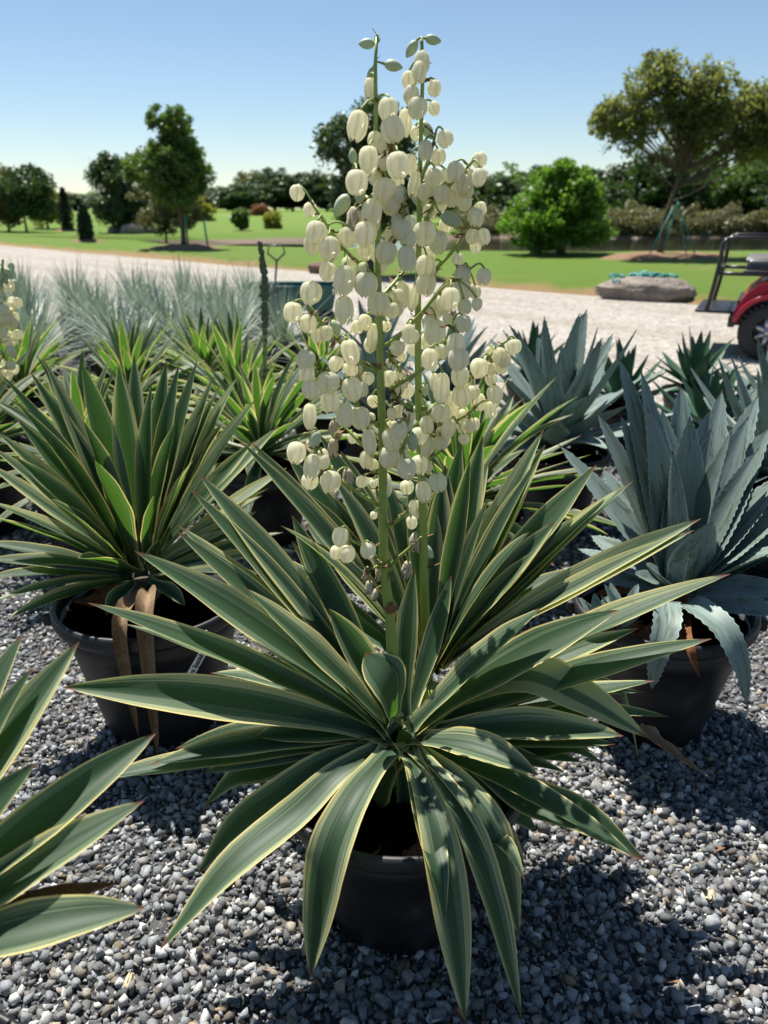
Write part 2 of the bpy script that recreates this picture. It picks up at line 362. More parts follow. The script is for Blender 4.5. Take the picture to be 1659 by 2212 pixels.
# crushed stone: every stone is real, one uncountable mass
POTS = []   # filled below: (x, y, r)
def stone_variants(k=26):
    out = []
    for i in range(k):
        bm = bmesh.new(); sc = np.array([1.0, rng.uniform(0.65, 0.95), rng.uniform(0.45, 0.8)])
        for j in range(11):
            p = rng.normal(size=3); p /= np.max(np.abs(p)) ** 0.65 * np.linalg.norm(p) ** 0.35
            bm.verts.new(p * sc * 0.52)
        r = bmesh.ops.convex_hull(bm, input=bm.verts[:])
        bmesh.ops.delete(bm, geom=[q for q in bm.verts if not q.link_faces], context='VERTS')
        bmesh.ops.triangulate(bm, faces=bm.faces[:])
        bm.verts.index_update()
        out.append((np.array([q.co[:] for q in bm.verts]), np.array([[q.index for q in t.verts] for t in bm.faces])))
        bm.free()
    return out
def scatter_stones(pots):
    var = stone_variants(); V = []; T = []; C = []; nv = 0
    for (y0, y1, sp, smin, smax, layers) in ((0.70, 1.75, 0.0175, 0.012, 0.036, 2), (1.75, 2.9, 0.021, 0.014, 0.036, 1), (2.9, 5.2, 0.029, 0.020, 0.040, 1)):
        for layer in range(layers + (1 if y0 < 2 else 0)):
            fill = layer == layers; spl = 0.0125 if fill and y0 < 1 else 0.016 if fill else sp
            ys = np.arange(y0, y1, spl)
            for y in ys:
                hw = (y * math.cos(PITCH) + 0.5) * 0.56
                xs = np.arange(-hw, hw, spl)
                jx = xs + rng.uniform(-0.5, 0.5, len(xs)) * spl; jy = y + rng.uniform(-0.5, 0.5, len(xs)) * spl
                keep = np.ones(len(xs), bool)
                for (px, py, pr) in pots: keep &= (jx - px) ** 2 + (jy - py) ** 2 > (pr - 0.02) ** 2
                if layer and not fill: keep &= rng.random(len(xs)) < 0.45
                for x_, y_ in zip(jx[keep], jy[keep]):
                    v, t = var[rng.integers(len(var))]
                    s = smin + (smax - smin) * rng.beta(1.6, 2.6)
                    if rng.random() < 0.015: s *= 1.35
                    if fill: s = rng.uniform(0.007, 0.0135)
                    q = rng.normal(size=4); q /= np.linalg.norm(q); w_, a, b, c = q
                    Rm = np.array([[1 - 2 * (b * b + c * c), 2 * (a * b - c * w_), 2 * (a * c + b * w_)], [2 * (a * b + c * w_), 1 - 2 * (a * a + c * c), 2 * (b * c - a * w_)], [2 * (a * c - b * w_), 2 * (b * c + a * w_), 1 - 2 * (a * a + b * b)]])
                    z = rng.uniform(0.0, 0.006) + (0.006 + 0.006 * rng.random() if layer and not fill else 0)
                    V.append((v * s) @ Rm.T + (x_, y_, z)); T.append(t + nv); nv += len(v)
                    r = rng.random(); b = rng.uniform(0.075, 0.30)
                    if r < 0.60: col = (b * 0.95, b * 1.0, b * 1.05)
                    elif r < 0.76: col = (b * 1.02, b * 0.97, b * 0.93)
                    elif r < 0.86: col = (b * 1.15, b * 1.0, b * 0.78)
                    elif r < 0.875: col = (b * 1.5, b * 1.1, b * 0.7)
                    else: b = rng.uniform(0.34, 0.56); col = (b, b, b * 0.97)
                    C.append(np.tile(np.array([*col, 1.0]), (len(v), 1)))
    V = np.concatenate(V); T = np.concatenate(T); C = np.concatenate(C)
    me = bpy.data.meshes.new('gravel'); me.vertices.add(len(V)); me.vertices.foreach_set('co', V.astype(np.float32).ravel())
    me.loops.add(T.size); me.loops.foreach_set('vertex_index', T.astype(np.int32).ravel())
    me.polygons.add(len(T)); me.polygons.foreach_set('loop_start', np.arange(0, T.size, 3, dtype=np.int32))
    me.update(calc_edges=True)
    a = me.attributes.new('tint', 'FLOAT_COLOR', 'POINT'); a.data.foreach_set('color', C.astype(np.float32).ravel())
    me.materials.append(M['stone'])
    print('stones tris', len(T))
    tag(link('gravel', me), 'loose grey crushed stone gravel covering the ground round the pots', 'gravel', kind='stuff')
# ------------------------------------------------------------------ leaves
YW = [(0, .78), (.07, .58), (.2, .60), (.36, .84), (.48, .98), (.57, 1.0), (.68, .92), (.79, .72), (.88, .46), (.95, .22), (.985, .08), (1, .01)]
AW = [(0, .80), (.12, .84), (.3, 1.0), (.45, .97), (.6, .80), (.75, .56), (.87, .32), (.95, .14), (.975, .06), (1, .01)]
def bez(pts, n):
    """smooth curve through 2, 3 (quadratic control) or more (Catmull-Rom) points"""
    pts = [np.asarray(p, float) for p in pts]; t = np.linspace(0, 1, n)[:, None]
    if len(pts) == 3: return (1 - t) ** 2 * pts[0] + 2 * t * (1 - t) * pts[1] + t * t * pts[2]
    P = [2 * pts[0] - pts[1]] + pts + [2 * pts[-1] - pts[-2]]; out = []
    seg = len(pts) - 1; L = np.cumsum([0] + [np.linalg.norm(pts[i + 1] - pts[i]) for i in range(seg)]); L /= L[-1]
    for q in t[:, 0]:
        i = min(seg - 1, max(0, int(np.searchsorted(L, q, side='right')) - 1)); s = (q - L[i]) / (L[i + 1] - L[i])
        a, b, c, d = P[i], P[i + 1], P[i + 2], P[i + 3]
        out.append(0.5 * (2 * b + (c - a) * s + (2 * a - 5 * b + 4 * c - d) * s * s + (3 * b - a - 3 * c + d) * s ** 3))
    return np.array(out)
def leaf_data(curve, width, prof=YW, chan=0.16, roll=0.0, twist=0.0, teeth=0.0, thick=0.0, cols=7, radial=None, wave=0.0, seed=0):
    C = np.asarray(curve); n = len(C); r_ = np.random.default_rng(seed)
    T = np.gradient(C, axis=0); T /= np.linalg.norm(T, axis=1)[:, None] + 1e-12
    if radial is None:
        radial = C[-1] - C[0]; radial = np.array([radial[0], radial[1], 0.0])
        radial = unit(radial) if np.linalg.norm(radial) > 1e-4 else np.array([0, 1.0, 0])
    prof_t, prof_w = zip(*prof); ts = np.linspace(0, 1, n); W = np.interp(ts, prof_t, prof_w) * width
    V = []; UV = []; ph = r_.uniform(0, 6.28); cs = np.linspace(-1, 1, cols)
    for side in ((1, -1) if thick else (1,)):
        for i in range(n):
            t = T[i]; nn = -t[2] * radial + np.dot(t, radial) * np.array([0, 0, 1.0]); nn = unit(nn - t * np.dot(nn, t)); s = np.cross(t, nn)
            a = roll + twist * (ts[i] - 0.3); ca, sa = math.cos(a), math.sin(a); s, nn = s * ca + nn * sa, nn * ca - s * sa
            hw = W[i] / 2
            for c in cs:
                e = abs(c) ** 1.6; h = chan * 2 * hw * e * 1.25
                x = c * hw
                if teeth and abs(c) > 0.99 and 0.05 < ts[i] < 0.95:
                    x += math.copysign(teeth if i % 2 else -teeth * 0.3, c)
                if wave: h += wave * math.sin(ts[i] * 21 + ph + (1.5 if c > 0 else 0)) * abs(c) ** 3 * hw
                if side < 0: h -= thick * (1 - c * c) * (1 - 0.8 * ts[i])
                V.append(C[i] + s * x + nn * h); UV.append(((c + 1) / 2, ts[i]))
    Fc = []
    for sd in range(2 if thick else 1):
        o = sd * n * cols
        for i in range(n - 1):
            for k in range(cols - 1):
                q = (o + i * cols + k, o + i * cols + k + 1, o + (i + 1) * cols + k + 1, o + (i + 1) * cols + k); Fc.append(q if sd == 0 else q[::-1])
    return np.array(V), Fc, UV
def add_leaf(parent, curve, width, mat, name='leaf', **kw):
    V, Fc, UV = leaf_data(curve, width, **kw); base = V[0].copy()
    o = np.array(parent.location)
    return link(name, mesh_from(name, V - base, Fc, mat, UV), parent, base - o)
SEED = [100]
def traced(parent, crown, u, v, k=0.0, w=0.046, lift=0.05, roll=None, mat='yucca', via=None, base_r=0.022, dz=None, clear=None, **kw):
    """a leaf from the crown to a tip seen at (u, v); k moves the tip along the line of sight (metres, + is away)"""
    SEED[0] += 1; r_ = np.random.default_rng(SEED[0]); c = np.asarray(crown, float); tip = near_point(u, v, c, k)
    d = tip - c; h = unit([d[0], d[1], 0.0]); el = math.atan2(d[2], math.hypot(d[0], d[1]))
    b = c + h * base_r + np.array([0, 0, (0.035 * math.sin(el) if dz is None else dz)])
    if via: pts = [b] + [near_point(a, e, c, kk) for (a, e, kk) in via] + [tip]
    else:
        L = np.linalg.norm(tip - b); t = unit(tip - b); nn = unit(-t[2] * h + np.dot(t, h) * np.array([0, 0, 1.0]))
        side = np.cross(t, nn)
        pts = [b, (b + tip) / 2 + nn * lift * L * 2 * 0.55 + side * L * r_.uniform(-0.03, 0.03), tip]
    if clear is not None and via is None:
        # hang outside the pot: (axis x, axis y, rim radius, rim height)
        ax_, ay_, rr_, rz_ = clear
        while tip[2] < rz_ + .03 and math.hypot(tip[0] - ax_, tip[1] - ay_) < rr_ + .10 and k > -.5:
            k -= .02; tip = near_point(u, v, c, k)
        d = tip - c; h = unit([d[0], d[1], 0.0])
        if tip[2] < rz_ + .03:
            t_ = 0.0
            while math.hypot(c[0] + h[0] * t_ - ax_, c[1] + h[1] * t_ - ay_) < rr_ + .012: t_ += .004
            rp = np.array([c[0] + h[0] * t_, c[1] + h[1] * t_, rz_ + .035 + r_.uniform(0, .03)])
            b = c + h * base_r; pts = [b, b * .45 + rp * .55 + np.array([0, 0, .022]), rp, rp * .5 + tip * .5 + np.array([0, 0, .02]), tip]
    if roll is None: roll = r_.uniform(-0.22, 0.22) - .25 * h[0]
    ag = mat in ('agave', 'agreen')
    p = dict(prof=AW, chan=0.13, teeth=0.0055, thick=0.010, cols=7) if ag else dict(prof=YW, chan=r_.uniform(0.10, 0.2), cols=9, twist=r_.uniform(-0.5, 0.5), wave=0.04)
    p.update(kw); p.update(roll=roll, radial=h, seed=SEED[0])
    return add_leaf(parent, bez(pts, 44 if ag else 22), w * (1 if ag else r_.uniform(0.94, 1.06)), M[mat], **p)
def unit_leaf_mesh(name, L, width, lift, mat, n=16, sag=0.0, **kw):
    pts = [np.zeros(3), np.array([0, L * 0.52, lift * L * 1.1]), np.array([0, L * (1 - abs(sag) * 0.2), -sag * L])]
    V, Fc, UV = leaf_data(bez(pts, n), width, radial=np.array([0, 1.0, 0]), **kw)
    return mesh_from(name, V, Fc, mat, UV)
def place_leaf(parent, me, crown, az, el, roll, scale=1.0, name='leaf', r0=0.02):
    o = link(name, me, parent)
    m = Matrix.Rotation(az, 4, 'Z') @ Matrix.Rotation(el, 4, 'X') @ Matrix.Rotation(roll, 4, 'Y') @ Matrix.Scale(scale, 4)
    d = Vector((-math.sin(az) * math.cos(el), math.cos(az) * math.cos(el), 0)) * r0
    o.matrix_local = Matrix.Translation(Vector(crown) + d + Vector((0, 0, 0.03 * math.sin(el)))) @ m
    return o

# ------------------------------------------------------------------ pots
POTMESH = {}
def pot_meshes():
    if POTMESH: return POTMESH
    h = 0.36
    POTMESH['body'] = MB().lathe([(0.0, 0.001), (0.132, 0.001), (0.140, 0.010), (0.160, 0.10), (0.179, 0.185), (0.197, 0.265), (0.200, 0.267), (0.212, 0.325), (0.207, 0.326), (0.191, 0.26), (0.145, 0.03), (0, 0.03)], n=56, wob=0.006).mesh('pot', M['pot'], True)
    POTMESH['rim'] = MB().lathe([(0.212, 0.322), (0.224, 0.324), (0.228, 0.332), (0.229, 0.352), (0.225, 0.360), (0.219, 0.361), (0.214, 0.356), (0.208, 0.322), (0.212, 0.322)], n=56, wob=0.006).mesh('rim', M['pot'], True)
    POTMESH['lug'] = MB().box((0, 0, 0), (0.085, 0.020, 0.030)).mesh('lug', M['pot'], False, 0.006)
    v = [(0, 0, 0.322)]; f = []; n = 40; rr = np.random.default_rng(3)
    for j, r in enumerate((0.05, 0.10, 0.15, 0.185, 0.2085)):
        for k in range(n): v.append((r * math.cos(2 * PI * k / n), r * math.sin(2 * PI * k / n), 0.315 + rr.uniform(-0.010, 0.013) + (0.012 if j < 2 else 0)))
    for k in range(n): f.append((0, 1 + k, 1 + (k + 1) % n))
    for j in range(4):
        for k in range(n): f.append((1 + j * n + k, 1 + (j + 1) * n + k, 1 + (j + 1) * n + (k + 1) % n, 1 + j * n + (k + 1) % n))
    POTMESH['soil'] = mesh_from('soil', v, f, M['soil'], smooth=False)
    return POTMESH
def add_pot(parent, off=(0, 0), sc=1.0, hz=1.0, lugs=False, az=0.6):
    pm = pot_meshes(); p = link('pot', pm['body'], parent, (off[0], off[1], 0)); p.scale = (sc, sc, sc * hz)
    link('rim', pm['rim'], p)
    if lugs:
        for a in (az, az + PI):
            o = link('lug', pm['lug'], p, (0.233 * math.cos(a), 0.233 * math.sin(a), 0.338)); o.rotation_euler = (0, 0, a + PI / 2)
    s = link('soil', pm['soil'], parent, (off[0], off[1], 0)); s.scale = (sc, sc, sc * hz)
    POTS.append((parent.location[0] + off[0], parent.location[1] + off[1], 0.140 * sc))
    return p

# ------------------------------------------------------------------ flowers
def flower_mesh(name, mat, open_=0.0, squash=1.0, crumple=0.0, seed=0, nt_=6, narrow=1.0):
    """hanging globe of six tepals, base at z=0, mouth towards -z, unit diameter about 1"""
    r_ = np.random.default_rng(seed); V = []; Fc = []; UV = []; H = 1.10 * squash
    ps = [0, .05, .15, .3, .48, .66, .82, .93, 1.0]
    pr = np.array([.10, .29, .42, .485, .505, .47, .36, .22, .08]) * narrow
    wid = np.array([.9, .92, .98, 1.02, 1.02, .97, .84, .58, .05])
    cols = 6
    for k in range(nt_):
        inner = k % 2; a0 = k * 2 * PI / nt_ + r_.uniform(-.08, .08); rs = (0.95 if inner else 1.0) * r_.uniform(.97, 1.03); hs = r_.uniform(.95, 1.04)
        op = open_ * r_.uniform(.5, 1.5); o = len(V)
        for i, s in enumerate(ps):
            hwid = math.radians(37 if inner else 39) * wid[i]
            rad = pr[i] * rs + op * max(0, s - .45) ** 2
            for c in np.linspace(-1, 1, cols):
                a = a0 + c * hwid
                rr = rad * (1.04 - 0.17 * c * c) 
                z = -s * H * hs - 0.02 * (1 - abs(c)) * s
                p = np.array([rr * math.cos(a), rr * math.sin(a), z])
                if crumple: p += r_.normal(size=3) * crumple * (0.3 + s)
                V.append(p); UV.append(((c + 1) / 2, s))
        for i in range(len(ps) - 1):
            for c in range(cols - 1): Fc.append((o + i * cols + c, o + (i + 1) * cols + c, o + (i + 1) * cols + c + 1, o + i * cols + c + 1))
    return mesh_from(name, V, Fc, mat, UV)
def bud_mesh(name, mat, seed=0):
    r_ = np.random.default_rng(seed); prof = [(.03, 0), (.13, -.03), (.24, -.14), (.31, -.32), (.33, -.5), (.30, -.7), (.21, -.9), (.10, -1.04), (.015, -1.12)]
    V = []; UV = []; n = 18
    for i, (r, z) in enumerate(prof):
        for k in range(n):
            a = 2 * PI * k / n; rr = r * (1 + 0.045 * math.cos(3 * a) - 0.05 * (abs(math.sin(1.5 * a)) < .25))
            V.append((rr * math.cos(a), rr * math.sin(a), z)); UV.append((k / n, i / (len(prof) - 1)))
    Fc = [(i * n + k, (i + 1) * n + k, (i + 1) * n + (k + 1) % n, i * n + (k + 1) % n) for i in range(len(prof) - 1) for k in range(n)]
    return mesh_from(name, V, Fc, mat, UV)
FL = [flower_mesh('flower', M['petal'], o, q, 0.006, i, narrow=nw) for i, (o, q, nw) in enumerate(((0, 1, 1), (.1, .95, 1), (.25, 1, .98), (0, 1.05, .95), (.45, .95, .95), (.15, 1, 1.02), (.05, .92, 1.03), (.3, 1.1, .85)))]
FN = [flower_mesh('flower', M['petal'], o, 1.25, 0.012, 20 + i, narrow=.72) for i, o in enumerate((0, .2, .35))]
FWILT = [flower_mesh('wilted_flower', M['wilt'], .25, 1.15, .05, 30 + i, narrow=.62) for i in range(3)]
FB = [bud_mesh('flower_bud', M['bud'], i) for i in range(2)]; FBG = [bud_mesh('flower_bud', M['budg'], i) for i in range(2)]
def bract_mesh(seed):
    r_ = np.random.default_rng(seed); V = []; Fc = []
    for i, t in enumerate(np.linspace(0, 1, 6)):
        w_ = 0.30 * (1 - t) ** .7 * (0.7 + .3 * math.sin(6 * t + seed))
        for c in (-1, 0, 1): V.append((c * w_ + r_.normal() * .03, t * .9 + r_.normal() * .02, .25 * abs(c) * w_ - .35 * t * t * (seed % 3 - 1) + r_.normal() * .04))
    for i in range(5):
        for k in range(2): Fc.append((i * 3 + k, i * 3 + k + 1, (i + 1) * 3 + k + 1, (i + 1) * 3 + k))
    return mesh_from('bract', V, Fc, M['bract'])
BR = [bract_mesh(i) for i in range(5)]
def put_flower(parent, p_top, diam, tilt_az, tilt, kind, r_, name=None):
    me = {'f': FL, 'n': FN, 'w': FWILT, 'b': FB}[kind]; me = me[r_.integers(len(me))]
    o = link(name or {'f': 'flower', 'n': 'flower', 'w': 'wilted_flower', 'b': 'flower_bud'}[kind], me, parent)
    m = Matrix.Translation(Vector(p_top) - parent.location) @ Matrix.Rotation(tilt_az, 4, 'Z') @ Matrix.Rotation(tilt, 4, 'X') @ Matrix.Rotation(r_.uniform(0, 6.28), 4, 'Z') @ Matrix.Scale(diam, 4)
    o.matrix_local = m
    return o

# ================================================================== the flowering yucca in front
crownA = np.array([0.032, 1.150, 0.400]); crownB = np.array([0.092, 1.325, 0.425])
yuc = thing('yucca', 'flowering variegated yucca with a tall twin stalk of cream bell flowers in a black pot', 'yucca', (0.03, 1.165, 0))
add_pot(yuc, (0, 0), 1.02, 0.90)
A, B = crownA, crownB
LV = [  # crown, tip u, tip v, k, width, lift, extra
 # left and upper left
 (A,135,1485,.02,.062,.05,dict(roll=.7, twist=0.0)), (A,189,1302,.05,.044,.05), (A,259,1345,.10,.034,.05,dict(roll=0.)), (A,358,1349,.02,.030,.06,dict(roll=0.)), (A,290,1190,.06,.060,.04,dict(roll=.5)),
 (A,383,1134,.14,.044,.03), (A,381,1147,.10,.044,.03), (A,409,1055,.14,.042,.03), (A,427,1022,.18,.048,.04), (B,523,957,.02,.046,.03), (B,545,957,.06,.05,.03),
 (A,500,1213,.10,.046,.03), (A,526,1268,-.05,.055,.04,dict(roll=.2)), (A,603,1252,.2,.04,.02), (A,645,1338,.02,.036,.03), (A,630,1112,.08,.044,.02), (A,630,1169,.05,.044,.02),
 (B,619,983,.08,.06,.02), (B,690,938,.1,.055,.02), (B,735,973,.1,.055,.02), (B,723,1074,.05,.058,.02), (B,765,1010,.12,.05,.02), (B,810,1050,.1,.05,.02), (A,710,1315,-.06,.050,.04,dict(roll=.3)), 
  (A,868,1393,.02,.040,.0), (A,896,1227,-.02,.040,.0), (A,575,1160,.12,.044,.03),
 # upright and right
 (B,962,1004,.04,.062,.01,dict(roll=0.)), (B,997,954,.06,.048,.01), (B,1043,941,.06,.052,.01), (B,1015,994,-.02,.036,.02), (B,1056,1077,-.03,.036,.02), (A,975,1243,.03,.032,.01), (B,1162,991,.02,.040,.03),
 (B,1175,928,.08,.050,.02), (B,1178,960,.08,.040,.02), (B,1289,1004,.06,.060,.03), (B,1240,1115,.03,.046,.03), (B,1201,1126,-.03,.052,.03), (B,1165,1185,-.05,.040,.03), (B,1211,1193,0,.040,.03),
 (B,1367,1040,.08,.044,.03), (B,1346,1050,.06,.040,.03), (B,1336,1195,.05,.042,.03), (B,1515,1120,.05,.046,.04), (B,1500,1145,.03,.040,.04), (B,1338,1239,.0,.044,.05), (A,1172,1312,-.06,.050,.04,dict(roll=-.2)),
 (A,1336,1318,-.02,.062,.05,dict(roll=-.3)), (A,1578,1240,.10,.054,.05), (A,1380,1357,.14,.048,.05), (A,1537,1380,.10,.046,.04), (A,1415,1471,.10,.044,.06), (A,1343,1534,.06,.042,.06),
 (A,1347,1590,-.02,.056,.08,dict(roll=-.3)), (A,1151,1508,.03,.046,.05), (A,1050,1499,.02,.038,.05), (A,1163,1675,-.10,.054,.16,dict(roll=-.25)),
 (A,1329,1608,.10,.038,.05), (A,1303,1649,.12,.036,.06), (A,1257,1646,.10,.036,.06), (A,1218,1667,.06,.036,.06), (A,1280,1625,.15,.036,.05),
 (A,1392,1860,.02,.060,.09,dict(roll=-.35)), (A,1376,1857,-.06,.040,.10,dict(roll=-.1)), (A,1160,1796,.12,.044,.10), (A,1133,1872,.12,.050,.10), (A,1135,1905,.16,.040,.08),
 # towards the viewer
 (A,1122,2025,.06,.050,.12,dict(roll=-.1)), (A,1127,2204,.0,.046,.13,dict(roll=0.1)), (A,1005,2207,-.03,.050,.13,dict(roll=0.05)), (A,876,1936,.14,.040,.08), (A,670,2112,.02,.060,.13), (A,655,1893,.10,.040,.10,dict(roll=.5)),
 (A,345,2052,-.02,.056,.13,dict(roll=.25)), (A,428,1888,.05,.048,.10), (A,443,1740,.08,.044,.08), (A,553,1725,.12,.044,.08), (A,552,1590,-.05,.052,.07,dict(roll=.3)), (A,324,1652,.02,.056,.07,dict(roll=.1)),
 (A,441,1670,.05,.044,.06), (A,179,1688,.08,.046,.05), (A,786,1858,.16,.044,.08), (A,960,1990,.18,.040,.08), (A,1040,1930,.17,.044,.08), (A,720,1880,.16,.046,.08), (A,760,1925,.12,.046,.08), (A,690,1830,.16,.05,.08), (A,830,1890,.18,.048,.08), (A,925,1880,.16,.048,.08), (A,1020,1850,.16,.048,.08), (A,600,1800,.14,.048,.07), (A,1085,1840,.2,.044,.08),
 (B,905,1120,.16,.05,.01), (B,1090,1060,.2,.05,.02), (B,850,1080,.16,.05,.02), (B,660,1130,.2,.05,.02), (B,1250,1250,.15,.05,.04), (B,590,1260,.2,.05,.03), (A,1100,1420,.1,.044,.03), (A,600,1450,.1,.044,.03),
]
CREAM = {(1175, 928), (1178, 960), (1367, 1040), (1346, 1050), (1515, 1120), (1500, 1145), (1578, 1240), (1380, 1357), (603, 1252), (1005, 2207), (383, 1134), (1338, 1239)}
for q in LV:
    traced(yuc, q[0], q[1], q[2], q[3], q[4] * 1.2, q[5], clear=(.03, 1.165, .234, .325), mat='cream' if (q[1], q[2]) in CREAM else 'yucca', **(q[6] if len(q) > 6 else {}))
rf = np.random.default_rng(55)
for i in range(54):       # inner and lower leaves that fill the crown
    az = i * 2.39996; el = math.radians(rf.uniform(-16, 14) if i < 22 else rf.uniform(28, 72)); L = rf.uniform(.36, .50); c_ = crownA + np.array([0, .03, -.02]) if i < 22 else crownB
    d = np.array([math.cos(az) * math.cos(el), math.sin(az) * math.cos(el), math.sin(el)]); b = c_ + np.array([d[0], d[1], 0]) * .02
    if d[1] < -.15 and i < 22: continue
    if d[1] < -.1: continue
    add_leaf(yuc, bez([b, b + d * L * .5 + np.array([0, 0, .05]), b + d * L - np.array([0, 0, .03])], 20), rf.uniform(.044, .058), M['yucca'], cols=9, chan=.15, twist=rf.uniform(-.4, .4), roll=rf.uniform(-.2, .2), seed=900 + i)
# the arched pale leaf with the withered brown end, and the kinked one
tag(traced(yuc, A, 1400, 1594, .03, .085, via=[(1000, 1500, -.02), (1133, 1458, -.03), (1262, 1512, .0)], roll=-.45, mat='pale'), 'pale arched leaf with a ragged brown end')
tipw = near_point(1400, 1594, A, .06)
tag(add_leaf(yuc, bez([near_point(1375, 1575, A, .06), near_point(1400, 1594, A, .06), near_point(1460, 1636, A, .07), near_point(1530, 1678, A, .08)], 18), .030, M['dead'], chan=.45, prof=[(0, .7), (.2, .9), (.5, .6), (1, .03)], wave=.3), 'withered brown end of the arched leaf')
tag(traced(yuc, A, 1382, 1655, .16, .036, via=[(1200, 1480, .12), (1325, 1488, .16), (1355, 1540, .17)]), 'narrow leaf kinked over and hanging down')
traced(yuc, A, 789, 1411, -.07, .088, via=[(848, 1535, -.05), (834, 1470, -.085)], roll=.25, prof=[(0, .5), (.15, .42), (.35, .62), (.6, 1.), (.75, .95), (.88, .62), (.96, .25), (1, .02)], chan=.1)
# short stem under the crowns
MB().tube([(0, 0, .28), (0.0, -.005, .33), (0.002, -.012, .372)], [.045, .045, .02], 14).tube([(.03, .10, .28), (.055, .14, .34), (.06, .155, .40)], [.04, .045, .03], 14).build('trunk', M['stalk'], yuc, True)

# ---- the two flower stalks
ZA = lambda x, y: (594 + x * .3386, 43.2 + y * .3386); ZB = lambda x, y: (594 + x * .3418, 594 + y * .3418)
stemL_px = [(858, 1560), (848, 1420), (842, 1330), (829, 1210), (827, 1000), (822, 800), (815, 500), (812, 250), (811, 130), (814, 80)]
stemL = [at_y(u, v, 1.185 + 0.035 * i / 9) for i, (u, v) in enumerate(stemL_px)]
stemR_px = [(925, 1470), (918, 1300), (913, 1100), (905, 900), (903, 700), (905, 500), (909, 300), (913, 160), (911, 88)]
stemR = [at_y(u, v, 1.335 - 0.03 * i / 8) for i, (u, v) in enumerate(stemR_px)]
stalks = []
def stalk(pts, r0, r1, label):
    o = np.array(yuc.location); c = bez(pts, 40); n = len(c)
    rad = [r0 + (r1 - r0) * (i / (n - 1)) ** 1.1 for i in range(n)]
    s = MB().tube(c - o, rad, 14).build('flower_stalk', M['stalk'], yuc, True); tag(s, label); stalks.append(s); return c
cL = stalk(stemL, .0105, .0022, 'thicker green flower stalk'); cR = stalk(stemR, .0100, .0024, 'slimmer green flower stalk')
skel = [(p, 0) for p in cL] + [(p, 1) for p in cR]
yL = lambda v: np.interp(v, [80, 1560], [1.22, 1.185]); yR = lambda v: np.interp(v, [88, 1470], [1.305, 1.335])
def branch(px, which, k):
    """px: polyline from the stalk outwards; k: how far the outer end stands off towards the viewer (-) or away (+)"""
    yf = (yL, yR)[which]; pts = []
    for i, (u, v) in enumerate(px): t = i / (len(px) - 1); pts.append(at_y(u, v, yf(v) + k * t))
    c = bez(pts, 14) if len(pts) > 2 else np.linspace(pts[0], pts[1], 8)
    n = len(c); MB().tube(c - np.array(yuc.location), [.0040 - .0022 * i / (n - 1) for i in range(n)], 7).build('branch', M['stalk'], stalks[which], True)
    skel.extend((p, which) for p in c[2:])
    return c
bA = lambda L, s, k: branch([ZA(*q) for q in L], s, k); bB = lambda L, s, k: branch([ZB(*q) for q in L], s, k)
brs = [
 bB([(645, 600), (560, 555), (480, 510), (400, 410), (330, 350), (265, 255), (215, 195)], 0, -.03), bB([(655, 955), (540, 850), (430, 690), (330, 640), (255, 570)], 0, -.05),
 bB([(648, 1150), (560, 1080), (480, 1000), (400, 930)], 0, .03), bB([(645, 1450), (560, 1400), (480, 1345), (400, 1290), (290, 1170), (212, 1010)], 0, -.05), bB([(645, 1790), (570, 1720), (490, 1680), (470, 1640)], 0, -.04),
 bB([(700, 450), (800, 370), (900, 270), (960, 200), (1060, 80), (1150, 30)], 0, -.04), bB([(725, 720), (830, 660), (940, 590), (1050, 470), (1130, 280)], 0, -.05), bB([(715, 480), (780, 610), (850, 670)], 0, .05),
 bB([(735, 755), (800, 800), (860, 850)], 0, -.02), bB([(720, 1190), (800, 1110), (830, 1000), (850, 880)], 0, -.06), bB([(880, 960), (960, 880), (1040, 810), (1090, 760)], 1, -.06),
 bB([(930, 850), (1080, 790), (1240, 660), (1370, 500), (1470, 410)], 1, -.08), bB([(715, 1590), (780, 1545), (840, 1480), (800, 1440)], 0, -.04), bB([(725, 1840), (800, 1770), (880, 1700), (925, 1655)], 0, -.03),
 bB([(930, 1200), (1050, 1110)], 1, -.05), bB([(930, 1050), (1030, 1000), (1180, 900), (1260, 850)], 1, -.05), bB([(730, 1860), (690, 1850), (650, 1830)], 0, -.05), bB([(700, 1800), (650, 1850), (590, 1860)], 0, -.03),
 bA([(640, 1640), (560, 1570), (450, 1470), (370, 1370), (245, 1185)], 0, -.03), bA([(655, 1560), (760, 1410), (800, 1250), (835, 1120)], 0, -.06), bA([(660, 1790), (770, 1670), (820, 1600)], 0, .05),
 bA([(930, 1690), (1030, 1585), (1130, 1480), (1220, 1350), (1232, 1310)], 1, -.06), bA([(920, 1900), (1005, 1785), (1080, 1690), (1150, 1650), (1270, 1570)], 1, -.07), bA([(930, 1020), (990, 890), (1030, 700)], 1, -.05),
 bA([(930, 1390), (1000, 1200), (1100, 1070), (1200, 970), (1260, 900)], 1, -.06), bA([(650, 1320), (540, 1180), (500, 940)], 0, -.05), bA([(645, 1000), (740, 880), (760, 820)], 0, -.04), bA([(640, 1180), (560, 1100), (470, 1090)], 0, .04),
]
